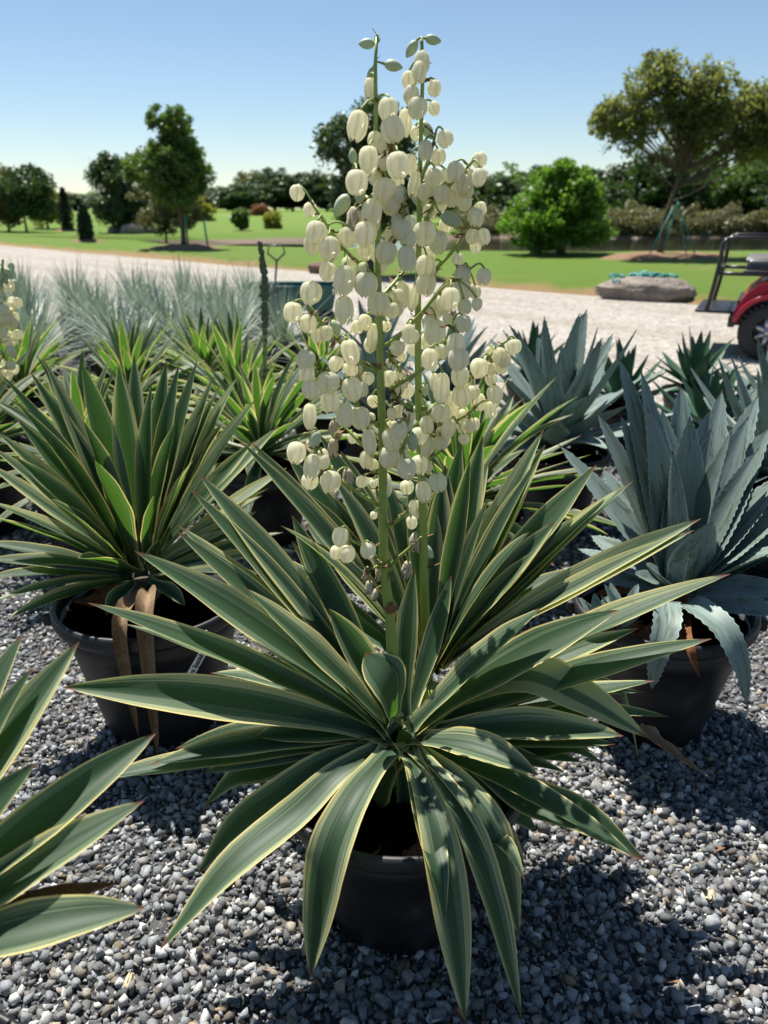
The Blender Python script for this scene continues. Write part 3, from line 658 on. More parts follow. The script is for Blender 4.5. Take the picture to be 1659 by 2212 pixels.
FA = [  # x, y, width, kind in the upper frame
 (583,152,62,'b',90),(650,118,36,'b',180),(757,292,70,'b',-80),(1010,126,62,'b',-80),(870,186,68,'b',35),(612,355,56,'b',20),(606,430,82,'n'),(497,867,56,'b',175),(543,1110,74,'b',0),(425,1185,92,'b',35),(928,1150,84,'b',-50),(1127,1273,92,'b',-65),
 (940,262,110),(925,328,108),(860,385,100),(1018,438,90),(867,480,108),(910,565,120),(1016,565,80),(525,668,152),(722,575,130),(755,705,152),(830,635,90,'n'),(900,725,82),(972,705,74,'b',-35),(1087,768,104),(960,828,105),(1042,880,95),
 (690,800,90),(640,770,100),(598,890,145),(788,930,150),(860,905,84),(1305,900,96),(1302,1005,100),(1150,970,115),(1010,1010,110),(895,1030,84,'n'),(520,1040,142),(700,1095,148),(800,1110,92),(730,1160,130),(1068,1120,110),(1135,1140,108),
 (1205,1050,118),(1210,1165,95),(960,1110,110),(1085,1000,82),(1312,1205,80),(1280,1262,110),(1330,1385,95),(1260,1385,90),(1090,1310,90),(985,1230,92),(620,1230,152),(500,1250,100,'w'),(260,1360,135),(235,1440,110),(345,1460,140),(465,1385,115),
 (575,1370,145),(805,1340,120),(850,1400,110),(955,1370,145),(1040,1420,130),(710,1490,135),(840,1520,138),(960,1575,130),(340,1610,110),(440,1655,158),(580,1695,152),(1165,1530,75),(1195,1625,108),(1330,1640,100),(580,1470,110),(735,1370,82),
 (905,1470,90),(640,1010,92),(590,985,84),(880,960,70),(830,1215,56,'w'),(980,1490,84),(470,1560,84),(650,1500,84),(700,905,90),(1050,1180,100),(780,1280,84),(140,1105,92),(225,1215,88),(1240,1000,84),(860,1290,80),(1000,1600,90),(560,1600,90),(760,1180,90),(1160,1060,90)]
FBL = [
 (225,120,140),(115,240,120),(210,310,108),(268,385,84),(378,345,74,'b',-20),(437,215,145),(655,190,142),(800,100,90,'n'),(875,125,90,'n'),(955,60,130),(1110,150,125),(1185,100,120),(1265,110,76),(1275,185,72),(1200,205,90),(1015,220,100),
 (1190,310,100),(625,370,92,'n'),(605,440,92),(565,300,92),(868,395,90),(1010,365,148),(880,470,90),(960,420,92),(475,485,138),(1145,445,138),(1160,540,138),(1170,640,124),(980,530,120),(1050,490,92),(1055,690,104,'n'),(1180,770,130),(1250,750,92),
 (1390,755,104),(1290,800,95),(1360,845,92),(1005,660,60,'n'),(950,730,48,'b',0),(195,540,118),(200,625,104),(335,690,140),(225,725,114),(490,725,138),(350,805,130),(480,600,92),(520,610,70,'w'),(585,660,84),(555,720,80),(1290,590,114),(1365,595,74),
 (1425,515,104),(1510,455,90),(1430,580,92),(1365,660,80),(1360,490,72),(220,875,90,'n'),(440,880,130),(540,905,130),(600,910,74),(380,960,84,'w'),(370,1075,80,'w'),(595,1040,94,'n'),(740,960,74),(735,1040,130),(720,1155,130),(830,1225,130),(920,1205,124),
 (910,1020,104),(870,1060,72,'b',0),(965,1080,110),(910,850,70,'b',80),(930,805,52,'b',150),(850,905,80),(1050,880,118),(1120,880,84),(1100,965,105),(1060,1010,100),(960,945,100),(1190,890,80),(1260,945,78),(1190,960,80),(1195,1040,70),(1080,1050,62),
 (250,1045,80,'b',15),(135,1125,128),(305,1140,80),(235,1205,134),(220,1310,105),(350,1310,134),(460,1265,80,'w'),(550,1310,76),(575,1150,62),(617,1200,70),(620,1320,52),(695,1305,84,'n'),(835,1345,86),(940,1365,114),(1030,1315,118),(880,1475,80,'n'),
 (865,1565,76),(410,1655,110),(455,1765,105),(385,1755,84),(590,1745,105),(890,1665,80,'w'),(950,1745,84,'b',-50),(670,1865,76,'w'),(835,1845,74,'w'),(580,1885,58,'w'),(595,1960,58,'w'),(635,2010,50,'w'),(625,1520,48),(720,560,40,'b',0),(490,1030,66),
 (800,520,70),(620,800,74),(700,330,70),(1100,280,84),(780,210,80),(520,330,80)]
SK = np.array([p for p, _ in skel]); SKW = [w_ for _, w_ in skel]
fr = np.random.default_rng(77)
def nearest_on_skel(u, v):
    U, V_, D_ = [], [], []
    q = SK - CAMP; d = q @ F_; us = 829.5 + 1659 * (q @ R_) / d; vv = 1106 - 1659 * (q @ U_) / d
    e = np.hypot(us - u, vv - v) + 0.6 * np.maximum(0, vv - v)
    i = int(np.argmin(e)); return i, SK[i], e[i]
def all_flowers(L, Z, sc):
    for q in L:
        x, y, wd = q[0], q[1], q[2]; kind = q[3] if len(q) > 3 else 'f'; u, v = Z(x, y); px = wd * sc
        i, sp, e = nearest_on_skel(u, v - px * 0.6)
        d0 = (sp - CAMP) @ F_
        dep = d0 - float(np.clip((px - 36) / 36 * 0.07, -.05, .05)) + fr.uniform(-.012, .012)
        cpt = at_depth(u, v, dep); diam = px * dep / 1659
        H = diam * (1.12 if kind in 'fw' else 1.4 if kind == 'n' else 1.12 * 1.5); scale = diam
        if kind == 'n': scale = diam / .72
        if kind == 'w': scale = diam / .80
        if kind == 'b': scale = diam / .66; H = scale * 1.12
        if kind == 'b' and len(q) > 4: ang = math.radians(q[4] ); ax = np.array([math.sin(ang) * -1, 0, -math.cos(ang)])
        else:
            side = np.clip((u - proj(sp)[0]) / 60, -1, 1); ang = None
            ax = unit([side * .22 + fr.uniform(-.22, .22), fr.uniform(-.38, .12), -1.0])
        top = cpt - ax * H * .5
        zq = Vector((0, 0, -1)).rotation_difference(Vector(ax))
        me = {'f': FL, 'n': FN, 'w': FWILT, 'b': FB}[kind]; me = me[fr.integers(len(me))]
        o = link({'f': 'flower', 'n': 'flower', 'w': 'wilted_flower', 'b': 'flower_bud'}[kind], me, yuc)
        mloc = Matrix.Translation(Vector(top) - yuc.location) @ zq.to_matrix().to_4x4() @ Matrix.Rotation(fr.uniform(0, 6.28), 4, 'Z') @ Matrix.Scale(scale, 4)
        o.matrix_local = mloc
        # curved flower stem from the nearest stalk or branch point, as a sub-part in flower space
        inv = mloc.inverted(); a = inv @ Vector(sp - np.array(yuc.location))
        mid = np.array(a) * .45 + np.array([0, 0, .45]); pth = bez([np.array(a), mid, np.array([0, 0, -.02])], 8)
        if fr.random() < .6:
            ob = link('bract', BR[fr.integers(5)], o, tuple(a)); sb = fr.uniform(.012, .021) / scale; ob.scale = (sb, sb, sb); ob.rotation_euler = (fr.uniform(-1, 1), fr.uniform(-.8, .8), fr.uniform(0, 6.28))
        MB().tube(pth, [.0016 / scale] * 7 + [.0022 / scale], 6).build('flower_stem', M['stalk'], o, True)
all_flowers(FA, ZA, .3386); all_flowers(FBL, ZB, .3418)
XT = []
for i in range(56):       # flowers on the far side of the branches
    bc = brs[fr.integers(len(brs))]; q = bc[fr.integers(3, len(bc))] + np.array([fr.uniform(-.02, .02), fr.uniform(.0, .06), -fr.uniform(.02, .04)]); u, v, d = proj(q)
    if v < 1080: XT.append((u, v, fr.uniform(24, 36), 'f'))
all_flowers(XT, lambda x, y: (x, y), 1.0)
for wh, c in ((0, cL), (1, cR)):
    for i in range(9, 34, 2):
        p = c[i]; az = fr.uniform(0, 6.28); o = link('bract', BR[fr.integers(5)], stalks[wh], p - np.array(yuc.location)); o.rotation_euler = (fr.uniform(-.5, .5), 0, az); s = fr.uniform(.022, .040) * (1 - i / 70); o.scale = (s, s, s)
for b_i, c in enumerate(brs):
    for j in (1, 4, 7, 10, 12):
        if j < len(c):
            o = link('bract', BR[fr.integers(5)], stalks[0], c[j] - np.array(yuc.location)); o.rotation_euler = (fr.uniform(-.9, .9), fr.uniform(-.6, .6), fr.uniform(0, 6.28)); s = fr.uniform(.014, .028); o.scale = (s, s, s)
o = link('bract', BR[0], stalks[0], at_y(846, 1310, 1.172) - np.array(yuc.location)); o.scale = (.045, .045, .045); o.rotation_euler = (-1.3, 0, 0.2)

# ================================================================== the big yucca to its left
cl = np.array([-0.633, 1.80, 0.405])
yl = thing('yucca', 'broad variegated yucca with two dead tan leaves hanging over its black pot', 'yucca', (-0.60, 1.76, 0))
add_pot(yl, (0, 0), 1.06, 1.0, lugs=True, az=math.radians(195))
LL = [(2,808,.05,.062),(40,875,-.02,.066),(36,905,.08,.055),(66,804,.12,.055),(97,782,.14,.06),(176,782,.06,.07),(256,787,.05,.07),(266,800,.14,.06),(290,765,.16,.06),(328,829,-.03,.06),(360,778,.12,.06),(387,787,.04,.062),(427,778,.10,.058),(463,812,.08,.058),(476,833,.05,.058),
 (514,812,.08,.06),(552,863,.06,.06),(495,897,.0,.066),(601,922,.12,.055),(550,952,.05,.055),(381,909,-.08,.062),(417,994,-.10,.062),(205,994,-.16,.082,.06),(180,909,-.06,.074),(106,1077,-.16,.082,.06),(30,986,-.08,.07),(-10,930,.0,.06),(-20,965,.06,.06),(-30,1000,.1,.055),(-25,1083,-.05,.06),(-40,1110,-.1,.06),
 (167,1207,-.2,.062,.08),(332,1070,-.14,.05),(347,1165,-.12,.032),(15,1337,-.12,.055,.08),(-15,1300,-.1,.055,.08),(-40,1250,-.05,.055,.06),(-40,1210,.0,.055,.06),(584,1053,.1,.05),(567,1070,.05,.055),(555,1105,.0,.05),(546,1138,-.03,.05),(612,1150,.05,.05),(508,1200,-.05,.045,.06),(620,1010,.15,.05),(640,1190,.1,.05,.06),
 (230,850,.1,.06),(440,860,.15,.055),(130,960,.1,.06),(-60,1170,.1,.05),(230,1330,-.12,.05,.12),(400,1310,-.12,.05,.12),(330,1300,-.05,.05,.14),(440,1270,.0,.05,.1),(470,1000,.1,.055),(20,1240,.1,.05,.06),(560,1240,.12,.045,.08),(120,1290,.1,.05,.08)]
for q in LL: traced(yl, cl, q[0], q[1], q[2], q[3], q[4] if len(q) > 4 else .035, mat='cream' if q[0] > 440 or (q[0] < 0 and q[1] < 1100) or q[0] in (66, 97) else 'yucca')  # cream material paints sunlight onto leaves, mostly on the right side
for (u0, v0, u1, v1, u2, v2, wd) in ((300, 1290, 262, 1350, 299, 1590, .038), (322, 1280, 316, 1330, 341, 1640, .042)):
    b = cl + np.array([0, -.02, -.05]); a = at_y(u0, v0, 1.66); m_ = at_y(u1, v1, 1.525); e = at_y(u2, v2, 1.565)
    tag(add_leaf(yl, bez([b, a, m_, (m_ * .5 + e * .5) + np.array([0, -.015, 0]), e], 26), wd, M['dead'], chan=.5, twist=.9, prof=[(0, .3), (.15, .42), (.34, 1.), (.5, .85), (.7, .6), (.88, .34), (1, .03)], wave=.2, radial=np.array([0, -1., 0])), 'dead tan leaf hanging over the pot rim')
MB().tube([(-.02, .02, .31), (-.03, .03, .345), (-.033, .04, .40)], [.034, .038, .022], 14).build('trunk', M['bark'], yl, True)

# ================================================================== the yucca reaching in at the lower left
cf = np.array([-0.55, 0.55, 0.55])
yf = thing('yucca', 'variegated yucca reaching striped leaves over the gravel, one of them russet and dead', 'yucca', (-0.57, 0.46, 0))
add_pot(yf, (0, 0), 1.0, 1.0)
for q in [(51,1366,.1,.05),(171,1386,.05,.056),(73,1439,.02,.04),(78,1647,-.05,.056),(337,1584,.06,.058),(312,1730,.0,.056),(137,1820,.05,.04),(315,1962,-.05,.064,.09),(88,1989,.0,.05,.06),
          (-100,1350,.1,.05),(-200,1300,.1,.05),(-300,1300,.1,.05),(-450,1350,.1,.05),(-600,1450,.1,.05),(-750,1600,.1,.05),(-20,1560,.1,.045),(-60,1750,.1,.05),(-500,1550,-.1,.05),(-850,1800,.1,.05),(-60,2280,0,.05,.1),(-850,2100,0,.05,.08),(-700,2400,0,.05,.1),(-400,2600,0,.05,.1),(-250,1500,.2,.05)]:
    traced(yf, cf, q[0], q[1], q[2], q[3] * 1.0, q[4] if len(q) > 4 else .04)
tag(traced(yf, cf, 254, 1908, .03, .038, .05, mat='dead2', chan=.4, roll=.4), 'russet dead leaf with a folded edge')
MB().tube([(0, 0, .31), (.01, .05, .44), (.02, .09, .55)], [.05, .055, .04], 14).build('trunk', M['stalk'], yf, True)

# ================================================================== blue agave at the right
ca = np.array([0.745, 1.74, 0.395])
ag = thing('agave', 'large blue grey agave with toothed leaves, two drooping over its black pot', 'agave', (0.72, 1.75, 0))
add_pot(ag, (0, 0), 1.0, 1.0, lugs=True, az=math.radians(-12))
LA = [(1335,768,.08,.085),(1384,798,.05,.085),(1288,889,.05,.085),(1340,895,.0,.085),(1379,873,.1,.085),(1399,882,-.05,.095),(1430,882,.1,.09),(1453,973,-.14,.10,.0),(1490,899,-.05,.10),(1534,882,.08,.09),(1536,925,.05,.07),(1580,931,-.1,.115),(1617,899,.06,.09),(1640,967,.0,.06),
 (1665,920,.05,.10),(1207,960,.05,.08),(1715,1010,.05,.10),(1735,1080,.0,.10),(1760,1150,-.04,.10),(1700,1180,-.1,.09),(1745,1280,-.02,.085),(1246,1185,.06,.075),(1275,1156,.1,.075),(1213,1228,.12,.07),(1300,1010,.14,.08),(1470,830,.16,.09),(1560,840,.18,.09),(1640,850,.16,.09),(1690,1330,.05,.08,.06),(1320,1330,.0,.05,.04),(1370,1240,-.12,.05,.0),(1395,1220,-.14,.06,.0)]
for q in LA: traced(ag, ca, q[0], q[1], q[2], q[3] * 1.12, q[4] if len(q) > 4 else .02, mat='agave', base_r=.03)
tag(traced(ag, ca, 1540, 1126, -.16, .105, .0, mat='agave', base_r=.03), 'scarred leaf with corky brown margins')
tag(traced(ag, ca, 1407, 1492, -.12, .062, via=[(1435, 1300, -.12), (1440, 1345, -.19), (1420, 1420, -.20)], mat='agave', radial=None), 'leaf folded down over the rim')
tag(traced(ag, ca, 1614, 1527, -.06, .062, via=[(1500, 1310, -.12), (1562, 1360, -.17), (1600, 1440, -.14)], mat='agave'), 'leaf arching down outside the pot')
tag(traced(ag, ca, 1511, 1464, -.17, .045, via=[(1470, 1370, -.15), (1485, 1400, -.2)], mat='dead2', prof=AW, chan=.4), 'dead brown leaf tip over the rim')
for (u, v, r) in ((1345, 1350, .10), (1290, 1345, .07)):          # offsets at the edge of the pot
    c_ = at_y(u, v + 10, 1.62); rr = np.random.default_rng(int(u))
    for i in range(7):
        a = i * 2.4; e = rr.uniform(.5, 1.2); d = np.array([math.cos(a) * math.cos(e), math.sin(a) * math.cos(e), math.sin(e)])
        add_leaf(ag, bez([c_, c_ + d * r * .6 + np.array([0, 0, .005]), c_ + d * r * 1.2], 20), .036, M['agave'], prof=AW, teeth=.002, thick=.005, name='offset_leaf', seed=i)

# ================================================================== ranks of potted plants behind, from shared leaves
YM = [unit_leaf_mesh('leaf', .50, .052, l, M['yucca'], 14, sag=sg, chan=ch, cols=7, wave=.04, seed=i, twist=tw) for i, (l, sg, ch, tw) in enumerate(((.03, 0, .14, .2), (.05, .03, .18, -.3), (.02, -.02, .12, .1), (.08, .10, .16, -.2), (.06, .05, .2, .4)))]
AM = [unit_leaf_mesh('leaf', .46, .088, l, M['agave'], 38, sag=sg, chan=.13, cols=5, prof=AW, teeth=.0035, thick=.01, seed=i) for i, (l, sg) in enumerate(((.0, 0), (.04, -.03), (-.03, -.06), (.05, .04)))]
GM = [unit_leaf_mesh('leaf', .44, .095, l, M['agreen'], 30, sag=sg, chan=.14, cols=5, prof=AW, teeth=.002, thick=.009, seed=i) for i, (l, sg) in enumerate(((.0, 0), (.04, -.03), (-.03, -.06)))]
def rosette(root, meshes, n, crown, seed, sc=1.0, emin=-10, emax=82, power=1.0):
    r_ = np.random.default_rng(seed)
    for i in range(n):
        t = (i + .5) / n; el = math.radians(emin + (emax - emin) * t ** power + r_.uniform(-5, 5)); az = i * 2.39996 + r_.uniform(-.2, .2)
        place_leaf(root, meshes[r_.integers(len(meshes))], crown, az, el, r_.uniform(-.25, .25), sc * r_.uniform(.8, 1.08) * (1 - .15 * t))
def potted(kind, x, y, label, seed, group=None, sc=1.0, psc=1.0, n=None):
    nm = 'yucca' if kind == 'y' else 'agave'
    o = thing(nm, label, nm, (x, y, 0), group); add_pot(o, (0, 0), psc, 1.0)
    if kind == 'y': rosette(o, YM, n or 60, (0, 0, .37 * psc), seed, sc, -12, 80)
    elif kind == 'a': rosette(o, AM, n or 32, (0, 0, .37 * psc), seed, sc, 2, 84)
    else: rosette(o, GM, n or 26, (0, 0, .36 * psc), seed, sc, 5, 82)
    return o
gy, ga, gg = 'variegated yuccas in the rows behind', 'blue agaves in the rows behind', 'green agaves beside the road'
potted('y', .26, 2.42, 'variegated yucca half hidden directly behind the tall flower stalks', 1, None, 1.1)
yb = potted('y', -.50, 2.98, 'variegated yucca sending up a green spike of closed buds', 2, None, 1.0)
yw = potted('y', -1.72, 3.1, 'variegated yucca with its own cream flower stalk, out beyond the broad yucca', 3, None, 1.05)
potted('y', -1.12, 2.75, 'smaller variegated yucca just behind the leaves of the broad yucca', 10, gy, .95, 1.0, 48)
potted('y', -.72, 3.75, 'smaller variegated yucca between the bud spike yucca and the grey plants', 12, gy, 1.0, 1.0, 48)
for i, (x, y, s) in enumerate(((-1.30, 3.9, 1.0), (-1.95, 4.1, 1.0), (-1.05, 4.5, .95), (-.35, 4.3, .9), (-2.45, 3.5, 1.0))):
    potted('y', x, y, 'smaller flowerless variegated yucca in the rows next to the grey plants', 14 + i, gy, s, 1.0, 48)
potted('a', .72, 3.10, 'blue agave in a black pot just behind the flower stalks', 21, None, 1.28, 1.0, 34)
potted('a', 1.42, 2.72, 'blue agave standing right behind the largest agave', 22, None, 1.1)
for i, (x, y) in enumerate(((-.02, 3.7), (.38, 4.35), (-.05, 5.0), (1.9, 3.6))):
    potted('a', x, y, 'smaller blue agave in the rows between the flower stalks and the road', 30 + i, ga, 1.05, .9, 28)
for i, (x, y) in enumerate(((1.32, 4.2), (1.85, 4.55), (.95, 4.9), (2.35, 4.2), (2.15, 3.45), (1.55, 3.55))):
    potted('g', x, y, 'dark green agave with smooth broad leaves near the gravel road', 40 + i, gg, .86, .8)
# hanging leaf on the second agave
# bud spike
SP = [at_y(u, v, 3.0) for (u, v) in ((566, 930), (572, 760), (572, 640), (566, 560), (561, 522))]
c = bez(SP, 30); off = np.array(yb.location); sp_ = MB().tube(c - off, [.012 - .007 * i / 29 for i in range(30)], 8).build('flower_stalk', M['stalk'], yb, True)
r5 = np.random.default_rng(5)
for i in range(110):
    t = r5.uniform(.28, 1); p = c[int(t * 29)]; a = r5.uniform(0, 6.28); o = link('flower_bud', FBG[i % 2], yb)
    pf = max(.15, 1 - abs(t - .74) / .36) if t > .5 else .25; s = (.018 + .020 * pf) * r5.uniform(.8, 1.2); d = np.array([math.cos(a), math.sin(a), 0]) * (.016 * pf + .003)
    if t < .5 and i % 3: s *= .6
    o.matrix_local = Matrix.Translation(Vector(p + d - off)) @ Matrix.Rotation(a, 4, 'Z') @ Matrix.Rotation(PI - .7, 4, 'Y') @ Matrix.Scale(s, 4)
# second flower stalk at the edge
SP = [at_y(u, v, 3.15) for (u, v) in ((-10, 960), (-6, 780), (2, 650), (6, 560))]
c = bez(SP, 30); off = np.array(yw.location); MB().tube(c - off, [.012 - .007 * i / 29 for i in range(30)], 8).build('flower_stalk', M['stalk'], yw, True)
for i in range(70):
    t = r5.uniform(.42, 1); p = c[int(t * 29)]; a = r5.uniform(0, 6.28); rr = r5.uniform(.02, .10) * (1.25 - t * .8)
    put_flower(yw, p + np.array([math.cos(a) * rr, math.sin(a) * rr, r5.uniform(-.01, .02)]), .040, a, .2, 'f' if t < .9 else 'b', r5)
    if i % 2 == 0: MB().tube([p - off, p + np.array([math.cos(a) * rr, math.sin(a) * rr, .02]) - off], [.0025, .0018], 5).build('branch', M['stalk'], yw, True)

# ================================================================== grey grass-leaved plants by the road
def sotol_mesh(seed, n=150):
    r_ = np.random.default_rng(seed); V = []; Fc = []
    for i in range(n):
        az = r_.uniform(0, 6.28); el = math.radians(r_.uniform(5, 85)); L = r_.uniform(.38, .58); w_ = .011
        d = np.array([math.cos(az) * math.cos(el), math.sin(az) * math.cos(el), math.sin(el)]); s = np.array([-math.sin(az), math.cos(az), 0]) * w_ / 2
        droop = r_.uniform(.0, .16); o = len(V)
        for j, t in enumerate((0, .35, .7, 1)):
            p = d * L * t + np.array([math.cos(az) * .03, math.sin(az) * .03, .34 - droop * t * t]); ww = (1, .9, .6, .08)[j]
            V += [p - s * ww, p + s * ww]
        for j in range(3): Fc.append((o + 2 * j, o + 2 * j + 1, o + 2 * j + 3, o + 2 * j + 2))
    return mesh_from('foliage', V, Fc, M['sotol'])
SM = [sotol_mesh(i) for i in range(4)]
k = 0
for iy in range(6):
    for ix in range(8):
        x = -4.6 + ix * .58 + (iy % 2) * .29 + random.uniform(-.07, .07); y = 5.1 + iy * .60 + random.uniform(-.07, .07)
        if x + y > 6.7 or x > -.55 - (y - 5) * .25 or x < -.56 * y - .6: continue
        o = thing('grey_leaved_plant', 'potted silvery grey plant with fine arching grass leaves beside the road', 'plant', (x, y, 0), 'silver grey plants massed by the road', rz=random.uniform(0, 6))
        p = link('pot', pot_meshes()['body'], o); p.scale = (.75, .75, .95); link('rim', pot_meshes()['rim'], p)
        fo = link('foliage', SM[k % 4], o); fo['kind'] = 'stuff'; fo.scale = (1.05,) * 3; k += 1

# ================================================================== plant tag on the left pot
tg = thing('plant_tag', 'white plastic plant tag tied to the broad yucca pot, printed in black', 'tag', tuple(at_y(425, 1428, 1.50)))
o_ = np.array(tg.location)
p0, p1 = at_y(402, 1474, 1.505) - o_, at_y(447, 1395, 1.50) - o_; ax = unit(p1 - p0); wv = unit(np.cross(ax, [0, -1, 0]));nn_ = np.cross(ax, wv)
if nn_[1] > 0: nn_ = -nn_
hw = .0085; V = []
for q, h_ in ((p0, hw), (p1, hw)): V += [q - wv * h_, q + wv * h_]
V2 = [v - nn_ * .0008 for v in V]; mb = MB().add(V + V2, [(0, 1, 3, 2), (6, 7, 5, 4), (0, 4, 5, 1), (2, 3, 7, 6), (0, 2, 6, 4), (1, 5, 7, 3)])
mb.build('tag_strip', M['white'], tg)
c0 = at_y(447, 1395, 1.50) - o_
MB().add([c0 + (wv * math.cos(a) + ax * (math.sin(a) + .6)) * .017 + nn_ * .0004 for a in np.linspace(0, 2 * PI, 24, endpoint=False)], [tuple(range(24))]).build('tag_head', M['white'], tg)
bw = c0 + ax * .026 + nn_ * .003
mb = MB()
for s_ in (-1, 1): mb.tube([bw, bw + wv * s_ * .018 + ax * .010, bw + wv * s_ * .022 - ax * .004 + nn_ * .006, bw + wv * s_ * .006 - ax * .010 + nn_ * .004, bw], .0035, 6)
mb.build('bow', M['white'], tg, True)
for dx in (0, .006, .012): MB().tube([bw + wv * .012, bw + wv * (.03 + dx) - ax * .02, bw + wv * (.045 + dx) - ax * .055], .0009, 5).build('cord', M['wagon'], tg, True)
cu = bpy.data.curves.new('lettering', 'FONT'); cu.body = 'Yucca Spanish'; cu.size = .0150; cu.align_x = 'LEFT'; cu.align_y = 'CENTER'; cu.extrude = .0001; cu.offset = .0004
tmp = bpy.data.objects.new('lettering', cu); COL.objects.link(tmp); dg = bpy.context.evaluated_depsgraph_get(); me = bpy.data.meshes.new_from_object(tmp.evaluated_get(dg)); bpy.data.objects.remove(tmp)
me.materials.clear(); me.materials.append(M['ink'])
lt = link('lettering', me, tg); up_ = np.cross(nn_, ax); mm = Matrix((tuple(ax), tuple(up_), tuple(nn_))).transposed().to_4x4()
lt.matrix_local = Matrix.Translation(Vector(p0 + ax * .006 + nn_ * .0006)) @ mm
for i, (u, v) in enumerate(((1180, 1772), (1110, 1690), (1500, 1690), (700, 2150), (1330, 1990), (420, 1960), (1560, 1830), (240, 1700), (1440, 2120), (560, 2090), (980, 2180))):
    p = on_ground(u, v, .014); o = link('dry_leaf_scrap', BR[i % 5], None, p); s_ = r5.uniform(.016, .032); o.scale = (s_, s_ * 1.5, s_); o.rotation_euler = (r5.uniform(-.3, .3), r5.uniform(-.3, .3), r5.uniform(0, 6))
    tag(o, 'curled scrap of dry brown leaf lying on the gravel', 'leaf', 'dry leaf scraps on the gravel')
# dried flowers fallen on the gravel
for i, (u, v) in enumerate(((273, 2140), (820, 2010), (1540, 1925), (1075, 1805))):
    p = on_ground(u, v, .014); o = link('dried_flower', FWILT[i % 3], None, p); o.scale = (.024,) * 3; o.rotation_euler = (1.7, .3 * i, i * 1.3)
    tag(o, 'dried brown flower fallen on the grey gravel', 'flower', 'fallen dried flowers')
scatter_stones(POTS)
# ------------------------------------------------------------------ trees
LM = {}
def leafmat(key, c1, c2, tr, fac=.35):
    if key not in LM: LM[key] = mat_leafstuff('foliage_' + key, c1, c2, tr, fac)
    return LM[key]
leafmat('mid', (.035, .075, .016), (.095, .165, .035), (.16, .28, .03)); leafmat('dark', (.018, .042, .014), (.055, .10, .03), (.08, .15, .02), .25)
leafmat('bright', (.045, .12, .015), (.12, .24, .035), (.20, .38, .03), .4); leafmat('yellow', (.14, .17, .02), (.26, .28, .04), (.35, .36, .04), .4)
leafmat('olive', (.055, .075, .025), (.15, .16, .06), (.20, .20, .05), .35); leafmat('bronze', (.05, .085, .03), (.13, .14, .05), (.28, .32, .07), .5)
leafmat('shrub', (.06, .085, .03), (.22, .20, .10), (.25, .24, .08), .3); leafmat('cone', (.008, .022, .010), (.028, .055, .022), (.03, .07, .02), .1); leafmat('rust', (.16, .06, .03), (.30, .12, .05), (.3, .14, .05), .3)
def leaf_cloud(name, clumps, per, size, mat, seed, flat=0.0, hang=0.0):
    """clumps: list of (centre, radius); many small leaf faces, thinner towards each clump's edge"""
    r_ = np.random.default_rng(seed); V = []; n = 0
    C = np.repeat(np.array([c for c, _ in clumps]), per, 0); Rr = np.repeat(np.array([r for _, r in clumps]), per)
    N = len(C); d = r_.normal(size=(N, 3)); d /= np.linalg.norm(d, axis=1)[:, None]; d *= (r_.random(N) ** .45)[:, None] * Rr[:, None]
    d[:, 2] *= (1 - flat); P = C + d; P[:, 2] -= hang * np.abs(r_.normal(size=N)) * Rr
    a = r_.normal(size=(N, 3)); a /= np.linalg.norm(a, axis=1)[:, None]; b = np.cross(a, r_.normal(size=(N, 3))); b /= np.linalg.norm(b, axis=1)[:, None]
    s = (size * r_.uniform(.6, 1.4, N))[:, None]; a = a * s; b = b * s * .45
    Vv = np.stack([P - a, P - b * 1.0 + a * .1, P + a, P + b + a * .1], 1).reshape(-1, 3)
    me = bpy.data.meshes.new(name); me.vertices.add(len(Vv)); me.vertices.foreach_set('co', Vv.astype(np.float32).ravel())
    me.loops.add(N * 4); me.loops.foreach_set('vertex_index', np.arange(N * 4, dtype=np.int32)); me.polygons.add(N); me.polygons.foreach_set('loop_start', np.arange(0, N * 4, 4, dtype=np.int32))
    me.update(calc_edges=True); me.materials.append(mat); return me
